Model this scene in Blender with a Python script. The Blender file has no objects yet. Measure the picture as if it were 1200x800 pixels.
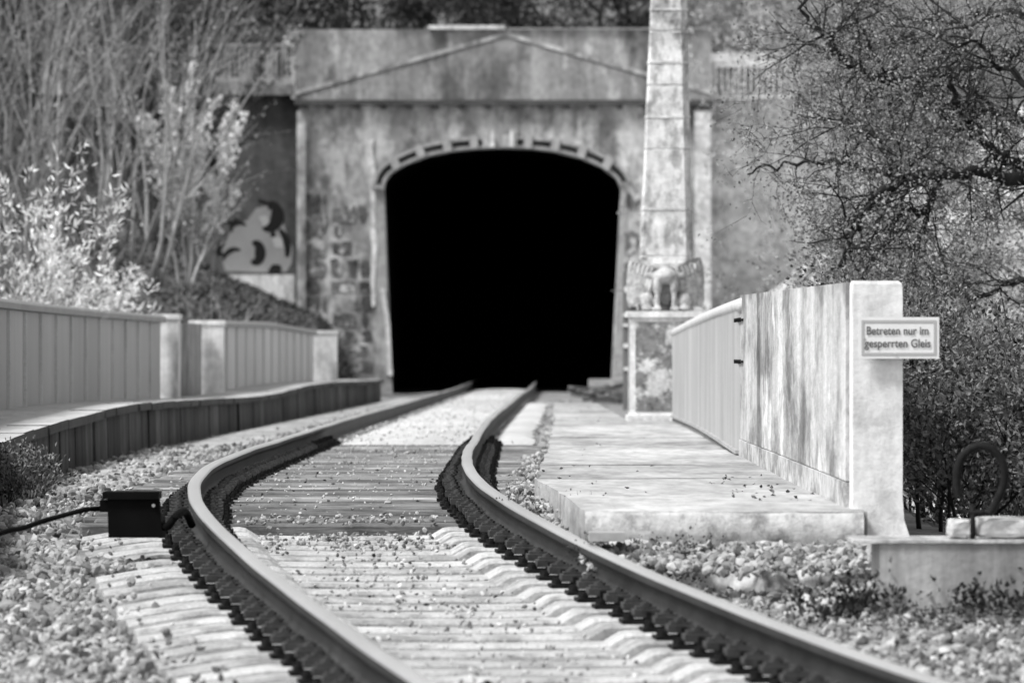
import bpy, bmesh, math, random
import numpy as np
from mathutils import Vector, Matrix

# ------------------------------------------------------------------ camera, sky, sun, exposure
scene = bpy.context.scene
C = scene.collection
CAM_Z = 0.63
FPX = 9500.0            # focal length in pixels of a 1200 px wide frame
HOR = 416.0             # picture row of the horizon
cam_d = bpy.data.cameras.new('camera')
cam = bpy.data.objects.new('camera', cam_d)
C.objects.link(cam)
cam.location = (0, 0, CAM_Z)
cam.rotation_euler = (math.radians(90), 0, 0)
cam_d.sensor_width = 36.0
cam_d.lens = 36.0 * FPX / 1200.0
cam_d.shift_y = (HOR - 400.0) / 1200.0
cam_d.clip_start = 0.5
cam_d.clip_end = 3000
cam_d.dof.use_dof = True
cam_d.dof.focus_distance = 46.0
cam_d.dof.aperture_fstop = 7.6
scene.camera = cam

SUN_EL, SUN_AZ = math.radians(53), math.radians(240)     # azimuth clockwise from +Y
w = bpy.data.worlds.new('World')
scene.world = w
w.use_nodes = True
wn, wl = w.node_tree.nodes, w.node_tree.links
bg = wn['Background']
sky = wn.new('ShaderNodeTexSky')
sky.sky_type = 'NISHITA'
sky.sun_disc = False
sky.sun_elevation = SUN_EL
sky.sun_rotation = SUN_AZ
bw = wn.new('ShaderNodeRGBToBW')
wl.new(sky.outputs[0], bw.inputs[0])
wl.new(bw.outputs[0], bg.inputs[0])
bg.inputs[1].default_value = 0.12

sd = bpy.data.lights.new('sun', 'SUN')
sd.energy = 2.1
sd.angle = math.radians(14)
so = bpy.data.objects.new('sun', sd)
C.objects.link(so)
s_dir = Vector((math.sin(SUN_AZ) * math.cos(SUN_EL), math.cos(SUN_AZ) * math.cos(SUN_EL), math.sin(SUN_EL)))
so.rotation_euler = s_dir.to_track_quat('Z', 'Y').to_euler()
so.location = (-20, -20, 40)

vs = scene.view_settings
vs.view_transform = 'Standard'
vs.look = 'None'
vs.gamma = 1
vs.exposure = 1.08
vs.use_curve_mapping = False
scene.cycles.use_denoising = True
scene.cycles.max_bounces = 6

# ------------------------------------------------------------------ small maths
def P(px, py, d):
    """the point of the place that lies at distance d behind picture position px, py"""
    return Vector(((px - 600.0) * d / FPX, d, CAM_Z - (py - HOR) * d / FPX))

def interp(keys):
    xs = np.array([k[0] for k in keys], float)
    ys = np.array([k[1] for k in keys], float)
    m = np.gradient(ys, xs)
    def f(x):
        x = min(max(x, xs[0]), xs[-1])
        i = int(min(max(np.searchsorted(xs, x) - 1, 0), len(xs) - 2))
        h = xs[i + 1] - xs[i]
        t = (x - xs[i]) / h
        return float((2*t**3 - 3*t**2 + 1) * ys[i] + (t**3 - 2*t**2 + t) * h * m[i]
                     + (-2*t**3 + 3*t**2) * ys[i + 1] + (t**3 - t**2) * h * m[i + 1])
    return f

track_x = interp([(2, 2.12), (8, 1.72), (14, 1.27), (20, .79), (24, .46), (27.5, .18), (31, -.12), (34.5, -.42), (37.7, -.68),
                  (41.4, -.872), (46, -.99), (50.6, -1.032), (55.7, -1.047), (61, -1.04), (70.5, -1.03),
                  (82, -1.0), (94, -.94), (106, -.855), (138, -.63), (165, -.39), (187, -.22), (250, .25)])
track_z = interp([(2, -.37), (14, -.35), (20, -.33), (24, -.312), (27.5, -.29), (31, -.243), (34.5, -.175), (37.7, -.10),
                  (41.4, -.043), (46, -.014), (55, -.01), (70, -.025), (94, -.04), (138, -.045), (165, -.03), (187, 0), (250, 0)])
def track_dir(d):
    a = Vector((track_x(d + .2) - track_x(d - .2), .4, track_z(d + .2) - track_z(d - .2)))
    return a.normalized()
def on_track(d, u, z=0.0):
    t = track_dir(d)
    n = Vector((t.y, -t.x, 0)).normalized()
    return Vector((track_x(d), d, track_z(d))) + n * u + Vector((0, 0, z))

kerb_x = interp([(20, -1.6), (38, -2.62), (45, -2.95), (56, -3.25), (70, -3.42), (85, -3.42), (100, -3.3), (127, -3.0), (158, -2.62), (187, -2.4)])
kerb_top = interp([(30, .09), (40, .1), (49, .125), (60, .155), (72, .187), (87, .153), (106, .11), (121, .18), (158, .147), (187, .14)])
def wall_left_x(d): return kerb_x(d) - .86
wall_right_x = interp([(30, 1.48), (36, 1.50), (55, 1.55), (70, 1.62), (85, 1.69), (120, 1.8)])

def smooth(a, b, x):
    t = min(max((x - a) / (b - a), 0), 1)
    return t * t * (3 - 2 * t)

def ground_z(x, y):
    z = track_z(y) - .232
    xl, xr = kerb_x(max(y, 38)) - 1.05, 2.05
    if y > 189:
        return z - .1
    if x > xr:
        e = x - xr
        v = smooth(24, 38, y) * (1 - smooth(120, 150, y))
        z -= v * 3.2 * smooth(0, 4.5, e) + .25 * smooth(.2, 1.5, e) * (1 - smooth(120, 150, y))
        z += min(.75 * max(0, e - .8), 7) * smooth(128, 165, y)
    elif x < xl:
        e = xl - x
        z += min(1.2 * smooth(0, .8, e) + .45 * e + .12 * max(0, e - 3) ** 2, 9.5) * smooth(100, 135, y) + .3 * smooth(0, 3, e) * (1 - smooth(88, 140, y))
    u = x - track_x(y)
    if 18 < y < 40.5 and .5 < abs(u) < 1.0: z -= .13
    if u < -1.45 and x > xl:                        # ballast shoulder falls away to the path
        z -= .03 * smooth(1.45, 2.0, -u)
    if y < 37: z += .06 * smooth(1.0, 1.5, x) * smooth(27, 30.5, y) * (1 - smooth(34, 35, y))
    return z

# ------------------------------------------------------------------ materials
MATS = {}
def mat(name, col, var=.25, scale=6.0, stretch=(1, 1, 1), rough=.85, bump=.0, bscale=None, metal=0.0,
        fine=.0, fine_scale=60.0, streak=.0, streak_scale=14.0, streak_col=.35, streak_z=.06, island=0.0, obj=0.0, spec=.3, patches=None, hard=(), transl=0.0):
    """grey procedural surface: broad tone changes, fine grain, running stains, relief"""
    m = bpy.data.materials.new(name)
    m.use_nodes = True
    n, l = m.node_tree.nodes, m.node_tree.links
    b = n['Principled BSDF']
    b.inputs['Roughness'].default_value = rough
    b.inputs['Metallic'].default_value = metal
    b.inputs['Specular IOR Level'].default_value = spec
    geo = n.new('ShaderNodeNewGeometry')
    mp = n.new('ShaderNodeMapping')
    mp.inputs['Scale'].default_value = stretch
    l.new(geo.outputs['Position'], mp.inputs[0])
    def noise(sc, det=5.0, rg=.6, vec=None):
        t = n.new('ShaderNodeTexNoise')
        t.inputs['Scale'].default_value = sc
        t.inputs['Detail'].default_value = det
        t.inputs['Roughness'].default_value = rg
        l.new(vec or mp.outputs[0], t.inputs['Vector'])
        return t.outputs[0]
    def rng(sock, lo, hi, a=.3, c=.7):
        r = n.new('ShaderNodeMapRange')
        r.inputs['From Min'].default_value = a
        r.inputs['From Max'].default_value = c
        r.inputs['To Min'].default_value = lo
        r.inputs['To Max'].default_value = hi
        l.new(sock, r.inputs[0])
        return r.outputs[0]
    def mul(a, c):
        k = n.new('ShaderNodeMath')
        k.operation = 'MULTIPLY'
        if isinstance(a, float): k.inputs[0].default_value = a
        else: l.new(a, k.inputs[0])
        if isinstance(c, float): k.inputs[1].default_value = c
        else: l.new(c, k.inputs[1])
        return k.outputs[0]
    v = rng(noise(scale), 1 - var, 1 + var)
    if fine: v = mul(v, rng(noise(fine_scale, 3), 1 - fine, 1 + fine))
    if streak:
        mp2 = n.new('ShaderNodeMapping')
        mp2.inputs['Scale'].default_value = (1, 1, streak_z)
        l.new(geo.outputs['Position'], mp2.inputs[0])
        s = rng(noise(streak_scale, 6, .65, mp2.outputs[0]), 1 - streak, 1 + streak * streak_col, .35, .65)
        v = mul(v, s)
    if patches:
        sc, amount, width = patches
        v = mul(v, rng(noise(sc, 8, .68), 1 - amount, 1.0, .5 - width, .5 + width))
    for (sc, lo, hi, th, wd, sx) in hard:           # stains and bare patches with edges of their own
        mp3 = n.new('ShaderNodeMapping')
        mp3.inputs['Scale'].default_value = sx
        mp3.inputs['Location'].default_value = (sc * 3.1, sc, sc * 7.7)
        l.new(geo.outputs['Position'], mp3.inputs[0])
        v = mul(v, rng(noise(sc, 9, .66, mp3.outputs[0]), lo, hi, th - wd, th + wd))
    if island: v = mul(v, rng(geo.outputs['Random Per Island'], 1 - island, 1 + island, 0, 1))
    if obj:
        oi = n.new('ShaderNodeObjectInfo')
        v = mul(v, rng(oi.outputs['Random'], 1 - obj, 1 + obj, 0, 1))
    v = mul(v, float(col))
    cb = n.new('ShaderNodeCombineColor')
    for i in range(3): l.new(v, cb.inputs[i])
    l.new(cb.outputs[0], b.inputs['Base Color'])
    if bump:
        bp = n.new('ShaderNodeBump')
        bp.inputs['Strength'].default_value = bump
        bp.inputs['Distance'].default_value = .02
        l.new(noise(bscale or scale * 6, 6, .65), bp.inputs['Height'])
        l.new(bp.outputs[0], b.inputs['Normal'])
    if transl:
        tr = n.new('ShaderNodeBsdfTranslucent')
        mx = n.new('ShaderNodeMixShader')
        mx.inputs[0].default_value = transl
        l.new(cb.outputs[0], tr.inputs[0])
        l.new(b.outputs[0], mx.inputs[1])
        l.new(tr.outputs[0], mx.inputs[2])
        l.new(mx.outputs[0], n['Material Output'].inputs[0])
    MATS[name] = m
    return m

mat('ground', .22, .35, 1.2, fine=.35, fine_scale=25, bump=.6, bscale=30)
mat('path', .40, .3, 1.2, stretch=(1, .2, 1), fine=.3, fine_scale=12, bump=.5, bscale=25, patches=(.9, .3, .1))
mat('infill', .52, .2, .9, stretch=(1, .15, 1), fine=.12, fine_scale=9, bump=.3, bscale=30)
mat('stone', .27, .25, 2.0, rough=.9, island=.7, fine=.15, fine_scale=50)
mat('stone_pale', .5, .15, 2.0, rough=.9, island=.3, fine=.15, fine_scale=50)
mat('rail_top', .62, .15, 3, stretch=(1, .05, 1), rough=.3, metal=.75, spec=.5)
mat('rail_side', .028, .4, 3, stretch=(1, .2, 1), rough=.6, fine=.3, fine_scale=60, bump=.15, spec=.12)
mat('sleeper_concrete', .43, .2, 3, rough=.9, fine=.18, fine_scale=60, bump=.3, bscale=60, obj=.12, hard=((3.2, .62, 1.05, .45, .07, (1, .6, 1)), (14, .7, 1.05, .42, .05, (.5, 1, 1))))
mat('timber', .20, .4, 3, stretch=(.25, 6, 6), rough=.85, fine=.4, fine_scale=22, bump=.4, bscale=10, obj=.55, hard=((3, .6, 1.15, .47, .08, (1, 1, 1)),))
mat('fastening', .012, .4, 20, rough=.7, spec=.1)
mat('clip', .05, .4, 20, rough=.6, spec=.2)
mat('slab', .40, .2, 1.3, stretch=(1, .12, 1), fine=.22, fine_scale=10, rough=.9, bump=.35, bscale=20, obj=.15, hard=((1.2, .68, 1.05, .47, .07, (1, .15, 1)), (5, .8, 1.05, .42, .05, (1, .3, 1))))
mat('slab_edge', .46, .2, 3, stretch=(1, .4, 1), fine=.18, fine_scale=20, rough=.9, bump=.7, bscale=14, hard=((3.5, .55, 1.05, .46, .05, (1, .25, 1)), (12, .7, 1.03, .43, .04, (1, .3, .7))))
mat('wall_concrete', .46, .15, 1.2, stretch=(1, .2, 1), fine=.12, fine_scale=20, streak=.45, streak_scale=.55, streak_col=.3, streak_z=.16, rough=.9, bump=.5, bscale=20, hard=((1.8, .5, 1.1, .47, .05, (1, .16, .7)), (1.5, 1.0, 1.7, .61, .025, (1, .22, .6)), (7, .7, 1.06, .43, .05, (1, .14, .5)), (1.1, .45, 1.05, .40, .03, (1, .45, .1))))
mat('post_concrete', .74, .1, 3, fine=.1, fine_scale=30, rough=.9, bump=.3, bscale=18, streak=.15, streak_scale=8, streak_col=.4, hard=((6, .78, 1.03, .43, .06, (1, 1, .6)), (22, .8, 1.0, .36, .03, (1, 1, 1))))
mat('sheet', .38, .12, 1.0, streak=.2, streak_scale=1.2, streak_col=.6, rough=.6, fine=.05, obj=.06)
mat('sheet_left', .36, .06, .6, obj=.10, streak=.10, streak_scale=4, streak_col=.7, rough=.6, fine=.05)
mat('sheet_far', .52, .06, .6, obj=.07, streak=.12, streak_scale=4, streak_col=.7, rough=.6, fine=.05)
mat('cap', .26, .15, 2, rough=.6, fine=.15)
mat('cap_pale', .55, .15, 2, rough=.7, fine=.15)
mat('pier', .72, .15, 2, fine=.15, fine_scale=10, streak=.35, streak_scale=5, streak_col=.3, rough=.9, bump=.3, hard=((3, .65, 1.05, .45, .05, (1, 1, .3)),))
mat('kerb_block', .04, .4, 1.0, fine=.3, fine_scale=6, streak=.75, streak_scale=1.6, streak_col=2.4, rough=.9, obj=.4, bump=.4, bscale=12)
mat('kerb_cap', .065, .25, 2, fine=.25, fine_scale=15, rough=.9, obj=.2, bump=.4, bscale=15)
mat('platform', .46, .15, 1.2, stretch=(1, .2, 1), fine=.2, fine_scale=10, rough=.9, bump=.3)
mat('portal', .40, .15, .5, fine=.22, fine_scale=5, streak=.35, streak_scale=1.0, streak_col=.4, rough=.92, bump=.6, bscale=6, hard=((.9, .55, 1.1, .47, .05, (1, 1, .6)), (2.4, .7, 1.15, .48, .04, (1, 1, .5)), (1.6, 1.0, 1.45, .60, .03, (1, 1, .35))))
mat('portal_dark', .27, .2, .6, fine=.25, fine_scale=6, streak=.5, streak_scale=.9, streak_col=.6, rough=.92, bump=.5, bscale=6, hard=((.7, .5, 1.1, .48, .05, (1, 1, .45)), (1.5, 1.0, 1.6, .60, .03, (1, 1, .5))))
mat('portal_trim', .34, .25, 2, fine=.2, fine_scale=7, rough=.92, bump=.3)
mat('portal_shade', .07, .3, 2, rough=.92)  # near-black tone painting the shade on cornice, dentils and ring panels
mat('lime', .58, .35, 3, fine=.2, fine_scale=12, rough=.9)
mat('masonry', .15, .4, 2.5, fine=.5, fine_scale=7, rough=.92, obj=.45, bump=.6, bscale=8, hard=((2.6, .6, 2.4, .56, .04, (1, 1, 1)),))
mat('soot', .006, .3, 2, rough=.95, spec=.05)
mat('wing_dark', .085, .35, .8, fine=.25, fine_scale=6, streak=.3, streak_scale=2, rough=.92, bump=.4, bscale=6)
mat('wing_pale', .62, .25, 1.2, fine=.35, fine_scale=7, rough=.95, bump=.8, bscale=6, patches=(2.2, .3, .12))
mat('grey_paint', .27, .1, 2, rough=.7, fine=.08)
mat('black_paint', .006, .2, 2, rough=.6)
mat('plinth', .72, .2, 5, fine=.2, fine_scale=16, rough=.9, bump=.4, bscale=14)
mat('plinth_panel', .62, .2, 5, fine=.25, fine_scale=14, rough=.9, bump=.6, bscale=10, hard=((3.2, .36, 1.0, .52, .035, (1, 1, 1)), (9, .6, 1.05, .45, .05, (1, 1, 1))))
mat('shaft', .72, .15, 4, fine=.2, fine_scale=13, rough=.9, bump=.4, bscale=12, streak=.2, streak_scale=6, hard=((2.2, .38, 1.0, .46, .05, (1, 1, .7)), (7, .6, 1.05, .45, .05, (1, 1, .5))))
mat('statue', .40, .2, 7, fine=.2, fine_scale=25, rough=.85, bump=.8, bscale=22, hard=((5, .5, 1.1, .47, .06, (1, 1, .5)),))
mat('wing_stone', .38, .35, 9, obj=.2, fine=.25, fine_scale=25, rough=.9, bump=.4, bscale=25)
mat('white_paint', .74, .05, 4, rough=.5, fine=.03)
mat('sign_grey', .42, .05, 4, rough=.5)
mat('sign_ink', .10, .1, 4, rough=.6)
mat('galvanised', .45, .2, 5, rough=.6, fine=.1)
mat('rubber_black', .004, .3, 9, rough=.8, spec=.06)
mat('hook_steel', .014, .4, 12, rough=.7, spec=.1, fine=.3, bump=.3)
mat('block_concrete', .34, .15, 3, fine=.12, fine_scale=30, streak=.5, streak_scale=6, streak_col=.35, rough=.9, bump=.3, bscale=18)
mat('rubble', .50, .2, 6, fine=.2, fine_scale=30, rough=.9, bump=.5, bscale=20)
mat('soil', .09, .4, 1.2, fine=.4, fine_scale=9, rough=.95, bump=.8, bscale=9)
mat('hill', .12, .4, .8, fine=.4, fine_scale=7, rough=.95, bump=.8, bscale=6)
mat('bark_pale', .30, .3, 3, fine=.2, fine_scale=30, rough=.9, island=.3)
mat('bark_twig', .19, .3, 3, fine=.2, fine_scale=30, rough=.9, island=.4)
mat('bark_dark', .018, .4, 6, fine=.3, fine_scale=30, rough=.9, bump=.5, bscale=30)
mat('bark_mid', .05, .4, 6, fine=.3, fine_scale=30, rough=.9, island=.5)
mat('leaf_pale', .74, .15, 3, rough=.6, island=.45, transl=.25)
mat('leaf_mid', .22, .2, 3, rough=.6, island=.65, transl=.25)
mat('leaf_light', .30, .2, 3, rough=.6, island=.65, transl=.3)
mat('leaf_thicket', .09, .3, 3, rough=.6, island=.85, transl=.2)
mat('leaf_dark', .045, .3, 3, rough=.6, island=.7, transl=.15)
mat('leaf_tree', .24, .2, 3, rough=.6, island=.75, transl=.3)
mat('leaf_bank', .48, .2, 3, rough=.6, island=.5, transl=.3)
mat('leaf_scrub', .14, .3, 3, rough=.6, island=.9, transl=.2)
mat('leaf_litter', .09, .3, 3, rough=.8, island=.8)

# ------------------------------------------------------------------ object helpers
def tag(o, label=None, cat=None, group=None, kind=None):
    if label: o['label'] = label
    if cat: o['category'] = cat
    if group: o['group'] = group
    if kind: o['kind'] = kind
    return o

def thing(name, label, cat, loc=(0, 0, 0), group=None):
    o = bpy.data.objects.new(name, None)
    o.empty_display_size = .2
    C.objects.link(o)
    o.location = loc
    return tag(o, label, cat, group)

def root_loc(o):
    while o.parent: o = o.parent
    return Vector(o.location)

def link_mesh(name, me, m, parent=None, loc=None):
    o = bpy.data.objects.new(name, me)
    if m is not None:
        for k in (m if isinstance(m, (list, tuple)) else [m]): me.materials.append(MATS[k])
    C.objects.link(o)
    if parent: o.parent = parent
    if loc is not None: o.location = loc
    return o

def build(name, bm, m, parent=None, bevel=0.0, smooth_shade=False):
    """a bmesh in world coordinates becomes one mesh object (a child keeps its thing's origin)"""
    if bevel:
        es = [e for e in bm.edges if e.is_manifold and e.calc_face_angle(0) > .6]
        bmesh.ops.bevel(bm, geom=es, offset=bevel, segments=2, affect='EDGES', clamp_overlap=True)
    bmesh.ops.recalc_face_normals(bm, faces=bm.faces[:])
    me = bpy.data.meshes.new(name)
    off = root_loc(parent) if parent else None
    if off is not None: bmesh.ops.translate(bm, verts=bm.verts[:], vec=-off)
    bm.to_mesh(me)
    bm.free()
    if smooth_shade:
        for p in me.polygons: p.use_smooth = True
    return link_mesh(name, me, m, parent)

def build_data(name, V, F, m, parent=None, smooth_shade=False, mi=None):
    off = root_loc(parent) if parent else Vector((0, 0, 0))
    V = np.asarray([tuple(v) for v in V], float) if not isinstance(V, np.ndarray) else V
    if len(V): V = V - np.array(off)
    me = bpy.data.meshes.new(name)
    me.from_pydata(V.tolist(), [], F)
    o = link_mesh(name, me, m, parent)
    if smooth_shade: me.polygons.foreach_set('use_smooth', [True] * len(me.polygons))
    if mi is not None: me.polygons.foreach_set('material_index', mi)
    me.update()
    return o

def B(): return bmesh.new()
def box(bm, x0, x1, y0, y1, z0, z1, M=None):
    vs_ = [bm.verts.new((x, y, z)) for z in (z0, z1) for y in (y0, y1) for x in (x0, x1)]
    for q in ((0, 2, 3, 1), (4, 5, 7, 6), (0, 1, 5, 4), (2, 6, 7, 3), (0, 4, 6, 2), (1, 3, 7, 5)):
        bm.faces.new([vs_[i] for i in q])
    if M is not None: bmesh.ops.transform(bm, matrix=M, verts=vs_)
    return vs_
def hexa(bm, pts):
    """eight corners: bottom ring of four, top ring of four"""
    v = [bm.verts.new(p) for p in pts]
    for q in ((3, 2, 1, 0), (4, 5, 6, 7), (0, 1, 5, 4), (1, 2, 6, 5), (2, 3, 7, 6), (3, 0, 4, 7)):
        bm.faces.new([v[i] for i in q])
    return v
def cyl(bm, p, r, h, n=10, axis='Z', r2=None):
    r2 = r if r2 is None else r2
    ring = []
    for k, (rr, t) in enumerate(((r, 0), (r2, h))):
        row = []
        for i in range(n):
            a = 2 * math.pi * i / n
            q = (rr * math.cos(a), rr * math.sin(a), t)
            if axis == 'Y': q = (q[0], q[2], q[1])
            if axis == 'X': q = (q[2], q[0], q[1])
            row.append(bm.verts.new((p[0] + q[0], p[1] + q[1], p[2] + q[2])))
        ring.append(row)
    for i in range(n):
        j = (i + 1) % n
        bm.faces.new((ring[0][i], ring[0][j], ring[1][j], ring[1][i]))
    bm.faces.new(ring[0][::-1]); bm.faces.new(ring[1])
def ngon_extrude(bm, pts_xz, y0, y1):
    f = [bm.verts.new((x, y0, z)) for x, z in pts_xz]
    b_ = [bm.verts.new((x, y1, z)) for x, z in pts_xz]
    bm.faces.new(f); bm.faces.new(b_[::-1])
    n = len(f)
    for i in range(n):
        j = (i + 1) % n
        bm.faces.new((f[j], f[i], b_[i], b_[j]))
def tube_into(V, F, pts, rad, n=5):
    """tapered tube through pts appended to lists"""
    base = len(V)
    m_ = len(pts)
    ref = Vector((.31, .87, .4))
    for i in range(m_):
        t = (pts[min(i + 1, m_ - 1)] - pts[max(i - 1, 0)])
        if t.length < 1e-9: t = Vector((0, 0, 1))
        t.normalize()
        a = t.cross(ref)
        if a.length < .05: a = t.cross(Vector((1, 0, 0)))
        a.normalize()
        b_ = t.cross(a)
        r = rad[i]
        for k in range(n):
            an = 2 * math.pi * k / n
            q = pts[i] + a * (r * math.cos(an)) + b_ * (r * math.sin(an))
            V.append((q.x, q.y, q.z))
    for i in range(m_ - 1):
        for k in range(n):
            k2 = (k + 1) % n
            F.append((base + i * n + k, base + i * n + k2, base + (i + 1) * n + k2, base + (i + 1) * n + k))
    F.append(tuple(base + k for k in range(n))[::-1])
    F.append(tuple(base + (m_ - 1) * n + k for k in range(n)))
def spline(pts, sub=6):
    pts = [Vector(p) for p in pts]
    out = []
    for i in range(len(pts) - 1):
        p0, p1, p2, p3 = pts[max(i - 1, 0)], pts[i], pts[i + 1], pts[min(i + 2, len(pts) - 1)]
        for k in range(sub):
            t = k / sub
            out.append(.5 * ((2 * p1) + (p2 - p0) * t + (2*p0 - 5*p1 + 4*p2 - p3) * t*t + (3*p1 - p0 - 3*p2 + p3) * t**3))
    out.append(pts[-1])
    return out
def tube_obj(name, pts, r, m, parent=None, n=10):
    V, F = [], []
    rad = r if isinstance(r, list) else [r] * len(pts)
    tube_into(V, F, pts, rad, n)
    return build_data(name, V, F, m, parent, True)

# ------------------------------------------------------------------ the ground, the hill, the laid surfaces
def axis_pts(lo, hi, fine_lo, fine_hi, fine, coarse):
    a = list(np.arange(fine_lo, fine_hi + 1e-6, fine))
    x, s = fine_lo, fine
    left = []
    while x > lo:
        s = min(s * 1.35, coarse); x -= s; left.append(x)
    x, s = fine_hi, fine
    right = []
    while x < hi:
        s = min(s * 1.35, coarse); x += s; right.append(x)
    return left[::-1] + a + right
gx = axis_pts(-900, 900, -7, 8, .25, 90)
gy = axis_pts(-300, 1500, 8, 189, .6, 90)
rg = random.Random(3)
V = []
for y in gy:
    for x in gx:
        far = smooth(0, 1, max(0, (abs(x) - 2.2) / 3))
        V.append((x, y, ground_z(x, y) + rg.uniform(-.012, .012) + far * rg.uniform(-.06, .06)))
nx = len(gx)
F = [(j * nx + i, j * nx + i + 1, (j + 1) * nx + i + 1, (j + 1) * nx + i) for j in range(len(gy) - 1) for i in range(nx - 1)]
# the slopes left and right of the line are leaf-strewn soil, the rest is stony
mi = []
for j in range(len(gy) - 1):
    for i in range(nx - 1):
        x, y = gx[i], gy[j]
        mi.append(3 if (18 < y < 40.5 and .4 < abs(x + .12 - track_x(y)) < 1.0) or (40.5 <= y < 76 and abs(x - track_x(y)) < 1.3) else 1 if (y < 189 and (x < kerb_x(max(y, 38)) - 1.1 or (x > 2.1 and y < 128))) else (2 if (x > 2.4 and 128 <= y < 189) else 0))
mat('crib', .05, .3, 3, fine=.35, fine_scale=25, bump=.6, bscale=30)  # near-black, the shade in the gaps between sleepers put into the colour
mat('bank_pale', .5, .3, 1.2, fine=.4, fine_scale=7, rough=.95, bump=.8, bscale=6)
g = build_data('ground', V, F, ['ground', 'soil', 'bank_pale', 'crib'], None, True, mi)
tag(g, 'stony ground around the railway line with banks on both sides', 'ground', kind='structure')

hx = axis_pts(-700, 700, -20, 20, 1.0, 60)
hy = [188.9, 189.6, 190.5, 192, 194, 196, 199, 203, 208, 215, 225, 240, 260, 300, 380, 520, 800]
V = []
for y in hy:
    for x in hx:
        z = (7.7 if x < 4.4 else 6.7) if abs(x) < 400 else 7
        if x < -4.9: z = 6.6
        z += 26 * smooth(191, 330, y)
        z += .6 * smooth(-10, -30, x) * 8 if x < -10 else 0
        V.append((x, y, z + rg.uniform(-.1, .1)))
nx = len(hx)
F = [(j * nx + i, j * nx + i + 1, (j + 1) * nx + i + 1, (j + 1) * nx + i) for j in range(len(hy) - 1) for i in range(nx - 1)]
h = build_data('hill', V, F, 'hill', None, True)
tag(h, 'wooded hillside rising behind and above the tunnel mouth', 'hill', kind='structure')

def ribbon(name, d0, d1, step, left, right, z, m, label, cat):
    V, F = [], []
    n = max(2, int((d1 - d0) / step))
    W = 5
    for i in range(n + 1):
        d = d0 + (d1 - d0) * i / n
        a, b_, zz = left(d), right(d), z(d) - (.1 if i == 0 else 0)
        for k in range(W):
            x = a + (b_ - a) * k / (W - 1)
            e = rg.uniform(-.05, .05) if k in (0, W - 1) else 0
            V.append((x + e, d, zz - (.03 if k in (0, W - 1) else 0) + rg.uniform(-.003, .003)))
    for i in range(n):
        for k in range(W - 1):
            F.append((i * W + k, i * W + k + 1, (i + 1) * W + k + 1, (i + 1) * W + k))
    o = build_data(name, V, F, m, None, True)
    return tag(o, label, cat, kind='structure')
ribbon('gravel_bed', 75.9, 188, .8, lambda d: track_x(d) - .66, lambda d: track_x(d) + .66, lambda d: track_z(d) - .155, 'infill',
       'pale fine gravel laid between the two rails before the tunnel', 'gravel bed')
ribbon('gravel_strip', 75.9, 140, .8, lambda d: track_x(d) + .84, lambda d: track_x(d) + 1.22, lambda d: track_z(d) - .15, 'infill',
       'pale gravel strip between right rail and walkway', 'gravel strip')
ribbon('path', 50, 165, .8, lambda d: kerb_x(d) + .12, lambda d: min(kerb_x(d) + .95, track_x(d) - 1.05), lambda d: track_z(d) - .195, 'path',
       'trodden grey path along the foot of the kerb wall', 'path')

# walkway slab beside the track
sl = thing('walkway', 'pale concrete walkway slab along the right parapet', 'walkway', (1.0, 60, -.055))
sl['kind'] = 'structure'
bm = B()
SZ = -.055
lft = [(35.3, .33), (45, .14), (60, .27), (75, .38), (95, .5), (116, .61)]
ys = [35.3] + list(np.arange(36, 116, 2.0)) + [116]
def lx(y): return float(np.interp(y, [k_[0] for k_ in lft], [k_[1] for k_ in lft]))
bm.free()
cuts_ = [35.3, 40.2, 45.0, 50.5, 56.4, 62, 67.5, 74, 79.5, 85, 91, 98, 104, 110, 116]
for ca, cb_ in zip(cuts_[:-1], cuts_[1:]):             # one cast bay after another, a joint between each two
    bm = B(); top, bot = [], []
    dz = rg.uniform(-.004, .004)
    ys = list(np.linspace(ca + .012, cb_ - .012, 6))
    for y in ys:
        xr_ = (wall_right_x(y) + .05) if y < 84.5 else 1.215
        row = []
        for k in range(5):
            x = lx(y) + rg.uniform(-.018, .018) * (k == 0) + (xr_ - lx(y)) * k / 4
            row.append(bm.verts.new((x, y, SZ + dz + rg.uniform(-.003, .003))))
        top.append(row)
        bot.append([bm.verts.new((v.co.x, v.co.y, -.42)) for k, v in enumerate(row)])
    for j in range(len(ys) - 1):
        for k in range(4): bm.faces.new((top[j][k], top[j][k + 1], top[j + 1][k + 1], top[j + 1][k]))
        bm.faces.new((bot[j][0], top[j][0], top[j + 1][0], bot[j + 1][0])); bm.faces.new((top[j][4], bot[j][4], bot[j + 1][4], top[j + 1][4]))
    for k in range(4):
        bm.faces.new((bot[0][k], bot[0][k + 1], top[0][k + 1], top[0][k])); bm.faces.new((bot[-1][k + 1], bot[-1][k], top[-1][k], top[-1][k + 1]))
    build('slab_bay', bm, 'slab', sl)
bm = B()                                           # worn rounded front kerb of the slab with a broken foot
n = 16
rows = []
for i in range(n + 1):
    t = i / n
    x = .318 + (1.53 - .318) * t
    y = 35.24 + rg.uniform(-.02, .02)
    z0 = -.30 + rg.uniform(-.02, .03)
    rows.append([bm.verts.new(q) for q in ((x, y + .12, SZ + .006), (x, y + .03, SZ - .004 + rg.uniform(-.006, .004)), (x, y + .012, SZ - .014),
                 (x, y + .006 + rg.uniform(-.006, .006), SZ - .07 + rg.uniform(-.01, .01)), (x, y + rg.uniform(-.01, .01), SZ - .14 + rg.uniform(-.008, .008)), (x, y + .10, SZ - .15))])
for i in range(n):
    for k in range(5):
        bm.faces.new((rows[i][k], rows[i + 1][k], rows[i + 1][k + 1], rows[i][k + 1]))
build('front_edge', bm, 'slab_edge', sl, smooth_shade=True)
bm = B(); rows = []                                # broken footing that has crept forward below it
n = 40
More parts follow.
